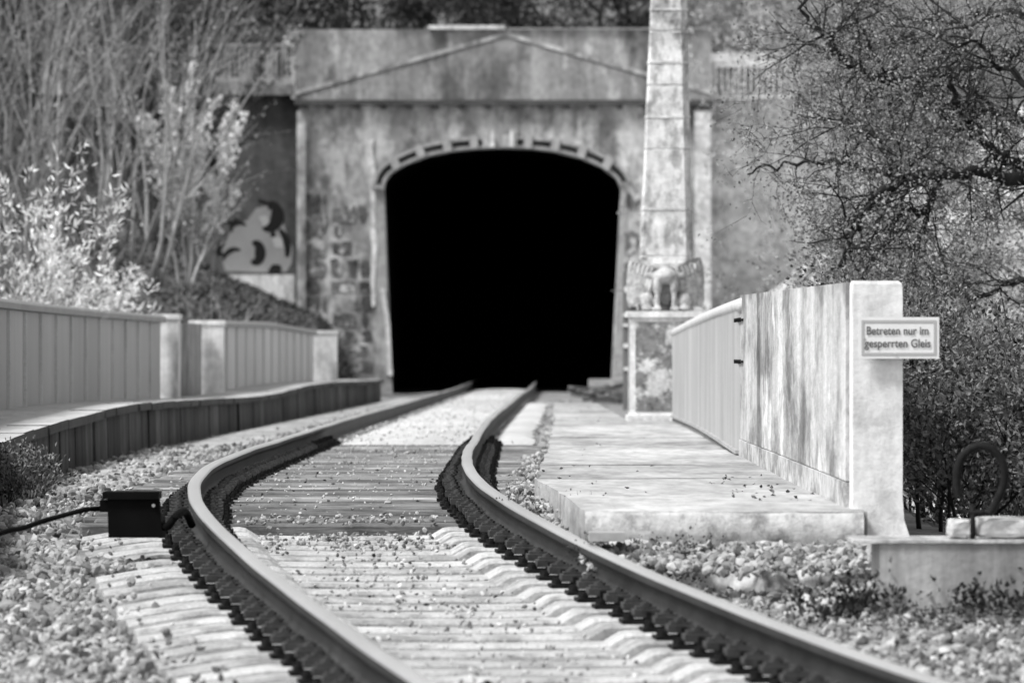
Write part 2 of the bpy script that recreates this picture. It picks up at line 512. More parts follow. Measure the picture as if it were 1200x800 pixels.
for i in range(n + 1):
    t = i / n
    x = .42 + (1.6 - .42) * t
    out = .10 + .08 * math.sin(t * 9) + .05 * math.sin(t * 23 + 1) + rg.uniform(-.02, .02)
    z0 = SZ - .125 + .014 * math.sin(t * 14) + rg.uniform(-.006, .004) - .02 * t
    y = 35.22
    rows.append([bm.verts.new(q) for q in ((x, y + .12, z0 + .004), (x, y - .03, z0), (x, y - out * .7, z0 - .008 + rg.uniform(-.008, .006)), (x, y - out, z0 - .03 + rg.uniform(-.01, .01)),
                 (x, y - out - .05 + rg.uniform(-.03, .02), z0 - .08 + rg.uniform(-.02, .02)), (x, y - out - .2, z0 - .22))])
for i in range(n):
    for k in range(5):
        bm.faces.new((rows[i][k], rows[i + 1][k], rows[i + 1][k + 1], rows[i][k + 1]))
build('footing', bm, 'slab_edge', sl, smooth_shade=True)


# ------------------------------------------------------------------ the railway track
tr = thing('railway_track', 'single railway track curving over concrete and timber sleepers into the tunnel', 'railway track', (track_x(30), 30, track_z(30) - .17))
prof = [(-.0335, -.012), (-.030, -.004), (-.022, 0), (.022, 0), (.030, -.004), (.0335, -.012), (.0345, -.034), (.0325, -.040), (.012, -.052), (.0075, -.062),
        (.0075, -.105), (.012, -.122), (.030, -.130), (.0625, -.138), (.0625, -.149), (-.0625, -.149), (-.0625, -.138), (-.030, -.130), (-.012, -.122),
        (-.0075, -.105), (-.0075, -.062), (-.012, -.052), (-.0325, -.040), (-.0345, -.034)]
GAUGE2 = .75
def rail(side, label):
    V, F, mi = [], [], []
    ds = list(np.arange(6, 66, .3)) + list(np.arange(66, 240, 1.0))
    for d in ds:
        wob = .0012 * math.sin(d * 1.9 + side) + .002 * math.sin(d * .43)
        for (x, z) in prof:
            V.append(on_track(d, side * GAUGE2 + x + wob, z + .0015 * math.sin(d * .7)))
    n = len(prof)
    for i in range(len(ds) - 1):
        for k in range(n):
            k2 = (k + 1) % n
            F.append((i * n + k, i * n + k2, (i + 1) * n + k2, (i + 1) * n + k))
            mi.append(0 if k in (0, 1, 2, 3, 4) else 1)
    F.append(tuple(range(n))); mi.append(1)
    o = build_data('rail', V, F, ['rail_top', 'rail_side'], tr, True, mi)
    o['label'] = label
    return o
rail(-1, 'left rail with shiny head')
rail(1, 'right rail with shiny head')

def sleeper_concrete_mesh():
    bm = B()
    us = [-1.3, -1.2, -1.08, -.98, -.52, -.49, -.43, -.15, .15, .43, .49, .52, .98, 1.08, 1.2, 1.3]
    zt = {1.3: -.215, 1.2: -.198, 1.08: -.178, .98: -.166, .52: -.166, .49: -.171, .43: -.207, .15: -.211}
    rings = []
    for u in us:
        z = zt[abs(u)]
        hw = .115 if abs(u) > .4 else .10
        rings.append([bm.verts.new(q) for q in ((u, -hw - .035, -.40), (u, -hw, z - .012), (u, -hw + .014, z), (u, hw - .014, z), (u, hw, z - .012), (u, hw + .035, -.40))])
    for i in range(len(us) - 1):
        for k in range(5):
            bm.faces.new((rings[i][k], rings[i][k + 1], rings[i + 1][k + 1], rings[i + 1][k]))
    bm.faces.new(rings[0]); bm.faces.new(rings[-1][::-1])
    bmesh.ops.recalc_face_normals(bm, faces=bm.faces[:])
    me = bpy.data.meshes.new('concrete_sleeper'); bm.to_mesh(me); bm.free()
    me.materials.append(MATS['sleeper_concrete'])
    return me
def simple_mesh(name, bm, m, bevel=0):
    if bevel: bmesh.ops.bevel(bm, geom=bm.edges[:], offset=bevel, segments=1, affect='EDGES', clamp_overlap=True)
    bmesh.ops.recalc_face_normals(bm, faces=bm.faces[:])
    me = bpy.data.meshes.new(name); bm.to_mesh(me); bm.free()
    me.materials.append(MATS[m])
    return me
def timber_meshes():
    out = []
    for s in range(5):
        r = random.Random(s)
        bm = B()
        L = 1.3 + r.uniform(-.04, .04)
        box(bm, -L, L, -.125 + r.uniform(-.01, .01), .125, -.33, -.163 + r.uniform(-.006, .002))
        out.append(simple_mesh('timber_sleeper', bm, 'timber', .012))
    return out
def plate_mesh():
    bm = B()
    box(bm, -.185, .185, -.085, .085, -.164, -.1495)
    for s in (-1, 1):
        box(bm, s * .072, s * .092, -.07, .07, -.1495, -.118)
        for q in (-.05, .05):
            cyl(bm, (s * .155, q, -.1495), .017, .014, 6)
            cyl(bm, (s * .155, q, -.1355), .012, .008, 6)
    return simple_mesh('base_plate', bm, 'fastening')
def clip_mesh():
    bm = B()
    box(bm, -.05, .05, -.06, .06, -.14, -.110)
    box(bm, -.04, .04, -.03, .03, -.110, -.098)
    cyl(bm, (0, 0, -.10), .024, .012, 6)
    cyl(bm, (0, 0, -.089), .012, .008, 8)
    return simple_mesh('clip', bm, 'clip')
def plate_clips_mesh():
    bm = bmesh.new(); bm.from_mesh(me_p0)
    for s in (-1, 1):
        box(bm, s * .088 - .05, s * .088 + .05, -.06, .06, -.14, -.11); cyl(bm, (s * .088, 0, -.11), .021, .03, 6)
    return simple_mesh('base_plate', bm, 'fastening')
me_p0 = plate_mesh()
me_pc = plate_clips_mesh()
me_c, me_t, me_p, me_k = sleeper_concrete_mesh(), timber_meshes(), me_p0, clip_mesh()
off = root_loc(tr)
rs = random.Random(11)
def add_sleeper(d, me, name):
    t = track_dir(d)
    o = bpy.data.objects.new(name, me)
    C.objects.link(o)
    o.parent = tr
    o.location = on_track(d, rs.uniform(-.012, .012), rs.uniform(-.004, .003)) - off
    o.rotation_euler = (math.asin(t.z), 0, math.atan2(-t.x, t.y) + rs.uniform(-.006, .006))
    for s in (-1, 1):
        pl = bpy.data.objects.new('base_plate', me_p if 22 < d < 69 else me_pc); C.objects.link(pl); pl.parent = o; pl.location = (s * GAUGE2, 0, 0)
        for q in (-1, 1) if 22 < d < 69 else ():
            c = bpy.data.objects.new('clip', me_k); C.objects.link(c); c.parent = o; c.location = (s * GAUGE2 + q * .088, 0, 0)
d = 21.0
while d < 40.3:
    add_sleeper(d, me_c, 'concrete_sleeper'); d += .6
d = 40.85
i = 0
while d < 75.6:
    add_sleeper(d, me_t[i % 5], 'timber_sleeper'); d += .6; i += 1

# ------------------------------------------------------------------ loose stone (nobody could count it)
def ico():
    bm = B(); bmesh.ops.create_icosphere(bm, subdivisions=1, radius=1.0)
    v = np.array([v.co[:] for v in bm.verts]); f = np.array([[q.index for q in p.verts] for p in bm.faces]); bm.free()
    return v, f
IV, IF = ico()
def stones(name, spots, sizes, m, seed, label, cat, zs):
    r = np.random.default_rng(seed)
    n = len(spots)
    q = r.normal(size=(n, 4)); q /= np.linalg.norm(q, axis=1)[:, None]
    a, b_, c, d_ = q.T
    R = np.stack([np.stack([1-2*(c*c+d_*d_), 2*(b_*c-a*d_), 2*(b_*d_+a*c)], -1), np.stack([2*(b_*c+a*d_), 1-2*(b_*b_+d_*d_), 2*(c*d_-a*b_)], -1),
                  np.stack([2*(b_*d_-a*c), 2*(c*d_+a*b_), 1-2*(b_*b_+c*c)], -1)], 1)
    sc = np.stack([r.uniform(.75, 1.3, n), r.uniform(.6, 1.0, n), r.uniform(.45, .8, n)], -1)[:, None, :] * np.asarray(sizes)[:, None, None]
    vv = IV[None] * sc * r.uniform(.55, 1.25, (n, len(IV), 1))
    vv = np.einsum('nij,nkj->nki', R, vv)
    vv[:, :, 0] += np.asarray(spots)[:, 0][:, None]; vv[:, :, 1] += np.asarray(spots)[:, 1][:, None]; vv[:, :, 2] += np.asarray(zs)[:, None]
    ff = (IF[None] + (np.arange(n) * len(IV))[:, None, None]).reshape(-1, 3)
    o = build_data(name, vv.reshape(-1, 3), ff.tolist(), m)
    return tag(o, label, cat, kind='stuff')
r_ = random.Random(8)
spots, sizes, zs = [], [], []
def put(x, y, s, z=None):
    spots.append((x, y)); sizes.append(s)
    zs.append((ground_z(x, y) if z is None else z) + s * r_.uniform(.0, .6))
for _ in range(36000):
    y = 20 + 20 * r_.random()
    x = track_x(y) + r_.uniform(-3.6, 3.0)
    u = x - track_x(y)
    if abs(u) < (.97 if x > .75 else 1.34): continue
    if y > 34.9 and x > .1: continue
    if x > 2.6: continue
    put(x, y, r_.choice((.018, .022, .027, .033)))
for _ in range(15000):                                # crib ballast between the concrete sleepers
    y = 20.5 + 20 * r_.random()
    k = (y - 21.0 + .3) % .6 - .3
    if abs(k) < .13: continue
    u = r_.uniform(-1.38, 1.38)
    if .58 < abs(u) < .92: continue
    s = r_.choice((.02, .026, .03))
    deep = .045 if abs(u) < .45 else .06
    put(track_x(y) + u, y, s, track_z(y) - .222 - deep)
for _ in range(18000):
    y = 40.6 + 35.8 * r_.random()
    x = track_x(y) + r_.uniform(-2.4, 1.9)
    u = x - track_x(y)
    if x > lx(min(y, 116)) - .03 or x < kerb_x(y) + .1: continue
    if .55 < abs(u) < .95 : continue
    s = r_.choice((.018, .022, .028, .034))
    if abs(u) <= 1.3:
        k = (y - 40.85 + .3) % .6 - .3
        if abs(k) < .13:
            if r_.random() < .985: continue
            put(x, y, s * .6, track_z(y) - .163)
        else: put(x, y, s * .7, track_z(y) - (.20 if r_.random() < .18 else .235))
    else: put(x, y, s, track_z(y) - .21 if r_.random() < .5 else None)
for _ in range(2200):
    y = 44 + 100 * r_.random() ** 1.5
    a_, b_ = kerb_x(y) + .05, track_x(y) - .9
    x = b_ - (b_ - a_) * abs(r_.gauss(0, .22))
    if x < a_: continue
    put(x, y, r_.choice((.012, .016, .022, .03)), track_z(y) - .195)
for _ in range(520):                                 # grit and spilt stone lying on the sleepers
    y = 21 + 19.3 * r_.random() ** .7
    u = r_.gauss(0, .28)
    if abs(u) > .5: continue
    put(track_x(y) + u, y, r_.choice((.006, .008, .010, .013)), track_z(y) - .213)
for _ in range(380):
    y = 38.6 + 3.2 * r_.random()
    u = r_.uniform(-.5, .5)
    put(track_x(y) + u, y, r_.choice((.007, .010, .014, .018)), track_z(y) - (.212 if y < 40.6 else .166))
for _ in range(160):
    y = 21 + 19 * r_.random()
    put(track_x(y) - r_.uniform(1.1, 1.4), y, r_.choice((.012, .016, .02, .026)), track_z(y) - .19)
for _ in range(3200):
    y = 36.0 + 30 * r_.random() ** 1.2
    f_ = r_.random()
    x = lx(y) - .34 * f_ + .02
    if x < track_x(y) + .95: continue
    put(x, y, r_.choice((.016, .022, .028)), track_z(y) - .22 + .12 * (1 - f_) * r_.random())
for _ in range(1500):
    x = r_.uniform(.3, 1.9); y = 34.0 + 1.0 * r_.random() ** .6
    put(x, y, r_.choice((.014, .022, .03)), -.30 + .10 * (y - 34))
for _ in range(260):
    y = 36.2 + .8 * r_.random(); put(-1.72 + r_.uniform(-.3, .3), y, r_.choice((.02, .028, .034)), track_z(y) - .21)
for _ in range(9000):
    y = 76 + 82 * r_.random() ** 1.3
    u = r_.choice((r_.uniform(-1.5, -.85), r_.uniform(-2.2, -.85), r_.uniform(1.2, 1.6), r_.uniform(-3, -.9)))
    x = track_x(y) + u
    if x < kerb_x(y) + .05 or x > lx(min(y, 116)) - .02 and y < 116: continue
    put(x, y, r_.choice((.022, .028, .036)))
stones('ballast_gravel', spots, sizes, 'stone', 5, 'loose grey ballast stones around the sleepers and rails', 'gravel', zs)
spots, sizes, zs = [], [], []
for _ in range(1100):
    y = 76 + 108 * r_.random()
    put(track_x(y) + r_.uniform(-.6, .6), y, r_.choice((.012, .016, .022)), track_z(y) - .155)
for _ in range(520):
    y = 40.8 + 34.7 * r_.random()
    put(track_x(y) + r_.uniform(-.6, .6), y, r_.choice((.005, .007, .009, .012)), track_z(y) - .166)
for _ in range(420):
    y = 21 + 18.5 * r_.random()
    put(track_x(y) + r_.uniform(-.5, .5), y, r_.choice((.008, .011, .014)), track_z(y) - .21)
stones('chippings', spots, sizes, 'stone_pale', 6, 'small pale stone chippings lying between the rails', 'gravel', zs)

# leaf-sized faces, used for litter and all foliage
def leaf_quads(pts, dirs, length, width, rnd, fold=.25, jit=.5):
    V, F = [], []
    for p, dr in zip(pts, dirs):
        L = length * rnd.uniform(.6, 1.25)
        W = width * rnd.uniform(.7, 1.2)
        a = (Vector(dr) + Vector((rnd.gauss(0, jit), rnd.gauss(0, jit), rnd.gauss(0, jit))))
        if a.length < 1e-4: a = Vector((0, 0, 1))
        a.normalize()
        s = a.cross(Vector((rnd.gauss(0, 1), rnd.gauss(0, 1), rnd.gauss(0, 1))))
        if s.length < 1e-4: continue
        s.normalize()
        nn = a.cross(s)
        b_ = len(V)
        m_ = p + a * (L * .45)
        V += [tuple(p), tuple(m_ + s * W * .5 + nn * W * fold), tuple(p + a * L), tuple(m_ - s * W * .5 + nn * W * fold)]
        F += [(b_, b_ + 1, b_ + 2), (b_, b_ + 2, b_ + 3)]
    return V, F
pts, dirs = [], []
def litter(x, y, z): pts.append(Vector((x, y, z + .006))); dirs.append(Vector((r_.gauss(0, 1), r_.gauss(0, 1), .15)))
for _ in range(45): litter(r_.uniform(1.05, 1.48), 38 + 8 * r_.random() ** 1.6, SZ)
for _ in range(25):
    y = r_.uniform(36, 110); litter(r_.uniform(lx(y), 1.2), y, SZ)
for _ in range(60):
    y = r_.uniform(33, 39.6); u = r_.uniform(-.5, .35); litter(track_x(y) + u, y, track_z(y) - .205)
for _ in range(60):
    y = r_.uniform(40, 75); litter(track_x(y) + r_.uniform(-.6, .6), y, track_z(y) - .16)
for _ in range(900):
    y = r_.uniform(30.2, 31.8); x = 1.32 + 1.0 * r_.random() ** .7; litter(x, y, ground_z(x, y) + r_.uniform(.02, .06))
V, F = leaf_quads(pts, dirs, .028, .018, r_, jit=.25)
tag(build_data('fallen_leaves', V, F, 'leaf_litter'), 'dark fallen leaves strewn over walkway, sleepers and stones', 'leaves', kind='stuff')
pts, dirs = [], []
for _ in range(26000):
    y = 95 + 94 * r_.random(); x = kerb_x(y) - 1.1 - 9 * r_.random() ** 1.4
    pts.append(Vector((x, y, ground_z(x, y) + r_.uniform(0, .08)))); dirs.append(Vector((r_.gauss(0, 1), r_.gauss(0, 1), .6)))
V, F = leaf_quads(pts, dirs, .13, .08, r_, jit=.3)
tag(build_data('bank_litter', V, F, 'leaf_litter'), 'dead leaves covering the earth bank beside the tunnel', 'leaves', kind='stuff')

# ------------------------------------------------------------------ kerb wall on the left with platform behind it
kw = thing('kerb_wall', 'low dark stained kerb wall with a capping course along the left of the track', 'kerb', (kerb_x(60), 60, -.2))
rk = random.Random(21)
bm = B(); rows = []
for y in np.arange(36, 164.1, 1.0):
    a, b_ = wall_left_x(y) - .05, kerb_x(y) - .03
    rows.append([bm.verts.new((a + (b_ - a) * k / 3, y, kerb_top(y) - .007 + rk.uniform(-.002, .002))) for k in range(4)])
for i in range(len(rows) - 1):
    for k in range(3): bm.faces.new((rows[i][k], rows[i][k + 1], rows[i + 1][k + 1], rows[i + 1][k]))
build('platform_surface', bm, 'platform', kw, smooth_shade=True)
y = 36.2
while y < 160:
    L = rk.uniform(1.3, 3.0)
    y1 = min(y + L, 161)
    g_ = rk.choice((.015, .03, .06))
    dx = rk.uniform(-.012, .018)
    zb = -.42
    x0, x1 = kerb_x(y) + dx, kerb_x(y1) + dx
    t0, t1 = kerb_top(y) - .072, kerb_top(y1) - .072
    bm = B()
    hexa(bm, [(x0 - .2, y + g_, zb), (x0, y + g_, zb), (x1, y1 - g_, zb), (x1 - .2, y1 - g_, zb),
              (x0 - .2, y + g_, t0), (x0 - .012, y + g_, t0), (x1 - .012, y1 - g_, t1), (x1 - .2, y1 - g_, t1)])
    build('kerb_block', bm, 'kerb_block', kw, bevel=.008)
    y = y1
y = 36.0
while y < 160.5:
    L = rk.uniform(1.6, 2.6)
    y1 = min(y + L, 161.3)
    dz = rk.uniform(-.003, .004); dx = .045 + rk.uniform(-.015, .02)
    x0, x1 = kerb_x(y) + dx, kerb_x(y1) + dx
    t0, t1 = kerb_top(y) + dz, kerb_top(y1) + dz
    bm = B()
    hexa(bm, [(x0 - .3, y + .002, t0 - .068), (x0, y + .002, t0 - .068), (x1, y1 - .002, t1 - .068), (x1 - .3, y1 - .002, t1 - .068),
              (x0 - .3, y + .002, t0), (x0, y + .002, t0), (x1, y1 - .002, t1), (x1 - .3, y1 - .002, t1)])
    o = build('cap_stone', bm, ['kerb_cap', 'platform'], kw, bevel=.012)
    for p in o.data.polygons: p.material_index = 1 if p.normal.z > .75 else 0
    y = y1

# ------------------------------------------------------------------ left parapet: sheet panels between piers
def parapet_left(d0, d1, nP, top_z, m, label, ribs):
    t = thing('parapet', label, 'parapet', (wall_left_x(d0), d0, .1))
    step = (d1 - d0) / nP
    for k in range(nP):
        a, b_ = d0 + k * step + .012, d0 + (k + 1) * step - .012
        bm = B(); n = ribs
        front, back = [], []
        for i in range(n * 4 + 1):
            y = a + (b_ - a) * i / (n * 4)
            off_ = (.0, .016, .016, .0)[i % 4]
            x = wall_left_x(y) + off_
            zt = top_z(y) - .045
            front.append((bm.verts.new((x, y, .02)), bm.verts.new((x, y, zt))))
            back.append((bm.verts.new((x - .05, y, .02)), bm.verts.new((x - .05, y, zt))))
        for i in range(len(front) - 1):
            bm.faces.new((front[i][0], front[i + 1][0], front[i + 1][1], front[i][1]))
            bm.faces.new((back[i + 1][0], back[i][0], back[i][1], back[i + 1][1]))
            bm.faces.new((front[i][1], front[i + 1][1], back[i + 1][1], back[i][1]))
        for q in (0, -1): bm.faces.new((front[q][0], front[q][1], back[q][1], back[q][0]))
        build('panel', bm, m, t)
        if k:
            bm = B(); y = a - .012
            box(bm, wall_left_x(y) + .006, wall_left_x(y) + .034, y - .03, y + .03, .04, top_z(y) - .05)
            build('joint_strip', bm, 'cap_pale' if m == 'sheet_left' else m, t)
    V, F = [], []
    pp = [Vector((wall_left_x(y) + .0, y, top_z(y) - .01)) for y in np.linspace(d0, d1, 24)]
    prof_ = [(-.085, -.03), (.075, -.03), (.08, .02), (.05, .045), (0, .055), (-.05, .045), (-.085, .02)]
    for p in pp:
        for (x, z) in prof_: V.append((p.x + x, p.y, p.z + z))
    n = len(prof_)
    for i in range(len(pp) - 1):
        for k in range(n): F.append((i * n + k, i * n + (k + 1) % n, (i + 1) * n + (k + 1) % n, (i + 1) * n + k))
    F += [tuple(range(n))[::-1], tuple((len(pp) - 1) * n + k for k in range(n))]
    build_data('handrail', V, F, 'cap', t)
    return t
topL = interp([(40, 1.08), (66, 1.06), (97, 1.06), (110, 1.06), (130, 1.10), (146, 1.05), (165, 1.05)])
parapet_left(48, 96.6, 19, topL, 'sheet_left', 'grey sheet metal parapet with rounded handrail and upright joints, nearer camera at left', 5)
parapet_left(110.6, 147, 12, topL, 'sheet_far', 'paler sheet metal parapet between pier pair and far end pier', 5)
def pier_left(d, w_out, depth, top_z, label, name='pier'):
    t = thing(name, label, 'pier', (wall_left_x(d), d, .1))
    bm = B()
    x = wall_left_x(d)
    box(bm, x - .28, x + w_out, d, d + depth, .0, top_z - .06)
    build('shaft', bm, 'pier', t, bevel=.02)
    bm = B(); box(bm, x - .30, x + w_out + .02, d - .02, d + depth + .02, top_z - .06, top_z)
    build('coping', bm, 'pier', t, bevel=.02)
    return t
pier_left(96.7, .21, .7, 1.12, 'tall pale weathered concrete pier, first of the pair in the left parapet')
pier_left(109.4, .17, .7, 1.10, 'pale weathered concrete pier, second of the pair, where the paler parapet starts')
pier_left(147.2, .42, .8, 1.08, 'squat pale concrete end pier of left parapet near tunnel')
t = thing('parapet', 'stained concrete infill wall in painted shade between the two piers of the left parapet', 'parapet', (wall_left_x(100), 100, .1))
bm = B()
wa, wb_ = wall_left_x(97.5) - .12, wall_left_x(109.3) - .12
hexa(bm, [(wa - .14, 97.5, 0), (wa, 97.5, 0), (wb_, 109.3, 0), (wb_ - .14, 109.3, 0), (wa - .14, 97.5, 1.04), (wa, 97.5, 1.04), (wb_, 109.3, 1.05), (wb_ - .14, 109.3, 1.05)])
build('wall', bm, 'portal_dark', t)  # darker tone paints the recess shade between the piers
bm = B(); box(bm, wall_left_x(100) - .15, wall_left_x(100) + .0, 99.6, 100.1, .0, 1.06)
build('pilaster', bm, 'pier', t, bevel=.02)

# ------------------------------------------------------------------ right parapet: board-marked concrete, then sheet
t = thing('concrete_parapet', 'streaked board-marked concrete parapet wall ending in a pale square post', 'parapet', (1.6, 36, -.055))
rb = random.Random(4)
y0 = 36.42
k = 0
while y0 < 54.9:
    L = rb.uniform(2.2, 4.5)
    y1 = min(y0 + L, 55)
    dx = rb.uniform(-.003, .003)
    def tz(y): return .955 + (y - 36) / 19 * .08
    bm = B()
    xa, xb = wall_right_x(y0) + dx, wall_right_x(y1) + dx
    zb = .065
    hexa(bm, [(xa, y0 + .001, zb), (xa + .2, y0 + .001, zb), (xb + .2, y1 - .002, zb), (xb, y1 - .002, zb),
              (xa, y0 + .002, tz(y0)), (xa + .2, y0 + .002, tz(y0)), (xb + .2, y1 - .002, tz(y1)), (xb, y1 - .002, tz(y1))])
    build('board_strip', bm, 'wall_concrete', t, bevel=.003)
    y0 = y1
bm = B()
n = 14
for i in range(n):
    a, b_ = 36.42 + (55 - 36.42) * i / n, 36.42 + (55 - 36.42) * (i + 1) / n
    xa, xb = wall_right_x(a) - .012, wall_right_x(b_) - .012
    hexa(bm, [(xa, a, -.3), (xa + .22, a, -.3), (xb + .22, b_ - .01, -.3), (xb, b_ - .01, -.3), (xa, a, .06), (xa + .22, a, .06), (xb + .22, b_ - .01, .06), (xb, b_ - .01, .06)])
build('plinth', bm, 'slab_edge', t)
bm = B()                                             # end post with a spreading foot
zz = [-.5, -.24, -.18, -.1, .0, .9, .945, .960]
ex = [.06, .045, .02, .004, 0, 0, -.002, -.012]
rows = []
for z, e in zip(zz, ex):
    rows.append([bm.verts.new(q) for q in ((1.515 - e * .6, 36.0 - e * .5, z), (1.735 + e * 1.6, 36.0 - e * .5, z), (1.735 + e * 1.6, 36.4 + e * .02, z), (1.515 - e * .6, 36.4 + e * .02, z))])
for i in range(len(rows) - 1):
    for q in range(4): bm.faces.new((rows[i][q], rows[i][(q + 1) % 4], rows[i + 1][(q + 1) % 4], rows[i + 1][q]))
bm.faces.new(rows[0][::-1]); bm.faces.new(rows[-1])
build('end_post', bm, 'post_concrete', t, bevel=.014)['label'] = 'pale smooth square end post'

t = thing('sheet_parapet', 'ribbed sheet metal parapet with rolled handrail between concrete wall and plinth of column', 'parapet', (1.6, 56, -.08))
topR = interp([(55, .97), (62, .955), (72, .92), (84.6, .86)])
botR = interp([(55, -.10), (62, -.075), (70, -.06), (84.6, -.075)])
nP = 12
for k in range(nP):
    a, b_ = 55.1 + (84.6 - 55.1) * k / nP + .01, 55.1 + (84.6 - 55.1) * (k + 1) / nP - .01
    bm = B(); front, back = [], []
    m_ = 6
    for i in range(m_ * 4 + 1):
        y = a + (b_ - a) * i / (m_ * 4)
        x = wall_right_x(y) + (0, -.02, -.02, 0)[i % 4]
        front.append((bm.verts.new((x, y, botR(y) + .07)), bm.verts.new((x, y, topR(y) - .02))))
        back.append((bm.verts.new((x + .05, y, botR(y) + .07)), bm.verts.new((x + .05, y, topR(y) - .02))))
    for i in range(len(front) - 1):
        bm.faces.new((front[i + 1][0], front[i][0], front[i][1], front[i + 1][1]))
        bm.faces.new((back[i][0], back[i + 1][0], back[i + 1][1], back[i][1]))
        bm.faces.new((front[i + 1][1], front[i][1], back[i][1], back[i + 1][1]))
        bm.faces.new((front[i][0], front[i + 1][0], back[i + 1][0], back[i][0]))
    for q in (0, -1): bm.faces.new((front[q][0], front[q][1], back[q][1], back[q][0]))
    build('panel', bm, 'sheet', t)
pp = [Vector((wall_right_x(y) + .015, y, topR(y))) for y in np.linspace(54.6, 84.8, 30)]
tube_obj('handrail', pp, [.05] * 30, 'cap_pale', t, 10)
bm = B()
for i in range(56):                                  # stubby feet under the sheet
    y = 55.3 + i * .53
    box(bm, wall_right_x(y) - .015, wall_right_x(y) + .04, y, y + .12, -.07, botR(y) + .075)
build('foot_blocks', bm, 'cap', t)
bm = B()
ya = np.linspace(55.05, 84.6, 20)
for a, b_ in zip(ya[:-1], ya[1:]):
    hexa(bm, [(wall_right_x(a) - .035, a, botR(a) + .06), (wall_right_x(a) + .03, a, botR(a) + .06), (wall_right_x(b_) + .03, b_ - .01, botR(b_) + .06), (wall_right_x(b_) - .035, b_ - .01, botR(b_) + .06),
              (wall_right_x(a) - .035, a, botR(a) + .085), (wall_right_x(a) + .03, a, botR(a) + .085), (wall_right_x(b_) + .03, b_ - .01, botR(b_) + .085), (wall_right_x(b_) - .035, b_ - .01, botR(b_) + .085)])
build('bottom_rail', bm, 'sheet', t)
for z in (.86, .58):
    bm = B(); box(bm, wall_right_x(54.9) - .02, wall_right_x(54.9) - .005, 54.1, 55.7, z, z + .014)
    for y in (54.3, 54.8, 55.35): cyl(bm, (wall_right_x(54.9) - .035, y, z + .007), .014, .02, 8, 'X')
    build('bracket', bm, 'hook_steel', t)

# ------------------------------------------------------------------ the sign
t = thing('sign', 'small white sign with grey border reading Betreten nur im gesperrten Gleis', 'sign', (1.715, 35.95, .61))
def px3(px, py, d=35.95): return P(px, py, d)
a, b_ = px3(1006, 420), px3(1100.5, 371.5)
bm = B(); box(bm, a.x, b_.x, 35.945, 35.965, a.z, b_.z)
build('board', bm, 'white_paint', t, bevel=.004)
i0, i1 = px3(1009.5, 416), px3(1097, 375)
bm = B(); W = .011
for (x0, x1, z0, z1) in ((i0.x, i1.x, i1.z - W, i1.z), (i0.x, i1.x, i0.z, i0.z + W), (i0.x, i0.x + W, i0.z + W, i1.z - W), (i1.x - W, i1.x, i0.z + W, i1.z - W)):
    box(bm, x0, x1, 35.9425, 35.944, z0, z1)
build('border', bm, 'sign_grey', t)
def text_part(body, x0, x1, zbase, cap_h, parent, name='lettering'):
    cu = bpy.data.curves.new('tmp', 'FONT'); cu.body = body; cu.offset = .018
    ob = bpy.data.objects.new('tmp', cu); C.objects.link(ob)
    bpy.context.view_layer.update()
    me = bpy.data.meshes.new_from_object(ob.evaluated_get(bpy.context.evaluated_depsgraph_get()))
    bpy.data.objects.remove(ob)
    co = np.array([v.co[:] for v in me.vertices])
    lo, hi = co.min(0), co.max(0)
    sx = (x1 - x0) / (hi[0] - lo[0]); sz = cap_h / .70
    pl = root_loc(parent)
    for v in me.vertices:
        x, y = v.co.x, v.co.y
        v.co = Vector((x0 + (x - lo[0]) * sx, 35.9412, zbase + y * sz)) - pl
    me.update()
    return link_mesh(name, me, 'sign_ink', parent)
p0, p1 = px3(1015.5, 392), px3(1088, 382.5)
text_part('Betreten nur im', p0.x, p1.x, p0.z, p1.z - p0.z, t)
p0, p1 = px3(1013, 406.7), px3(1090.5, 397.2)
text_part('gesperrten Gleis', p0.x, p1.x, p0.z, p1.z - p0.z, t)
bm = B()
for (x, z) in ((1.56, .706), (1.70, .635)): cyl(bm, (x, 35.939, z), .005, .006, 8, 'Y')
build('screw', bm, 'galvanised', t)
bm = B(); box(bm, 1.60, 1.64, 35.966, 36.0, .64, .78); build('mounting_bracket', bm, 'galvanised', t)

# ------------------------------------------------------------------ monument: plinth, tapering shaft, winged statue
t = thing('monument_column', 'pale tapering stone column on a square panelled plinth beside the track', 'column', (1.63, 85.5, -.07))
D = 85.0
def q_(px, py, d=D): return P(px, py, d)
x0, x1, zt = q_(738, 0).x, q_(829, 0).x, q_(0, 366).z
bm = B(); box(bm, x0, x1, D, D + .95, -.12, zt - .05); build('plinth', bm, 'plinth', t, bevel=.015)
bm = B(); box(bm, x0 - .03, x1 + .03, D - .03, D + .98, zt - .05, zt + .012); build('plinth_cap', bm, 'plinth', t, bevel=.015)
bm = B(); box(bm, x0 - .03, x1 + .03, D - .04, D + .98, -.13, .0); build('plinth_base', bm, 'plinth', t, bevel=.02)
bm = B(); box(bm, x0 + .06, x1 - .06, D - .006, D + .02, .04, zt - .10); build('panel', bm, 'plinth_panel', t)
bm = B(); box(bm, x0 - .006, x0 + .02, D + .1, D + .85, .04, zt - .10); build('panel', bm, 'plinth_panel', t)
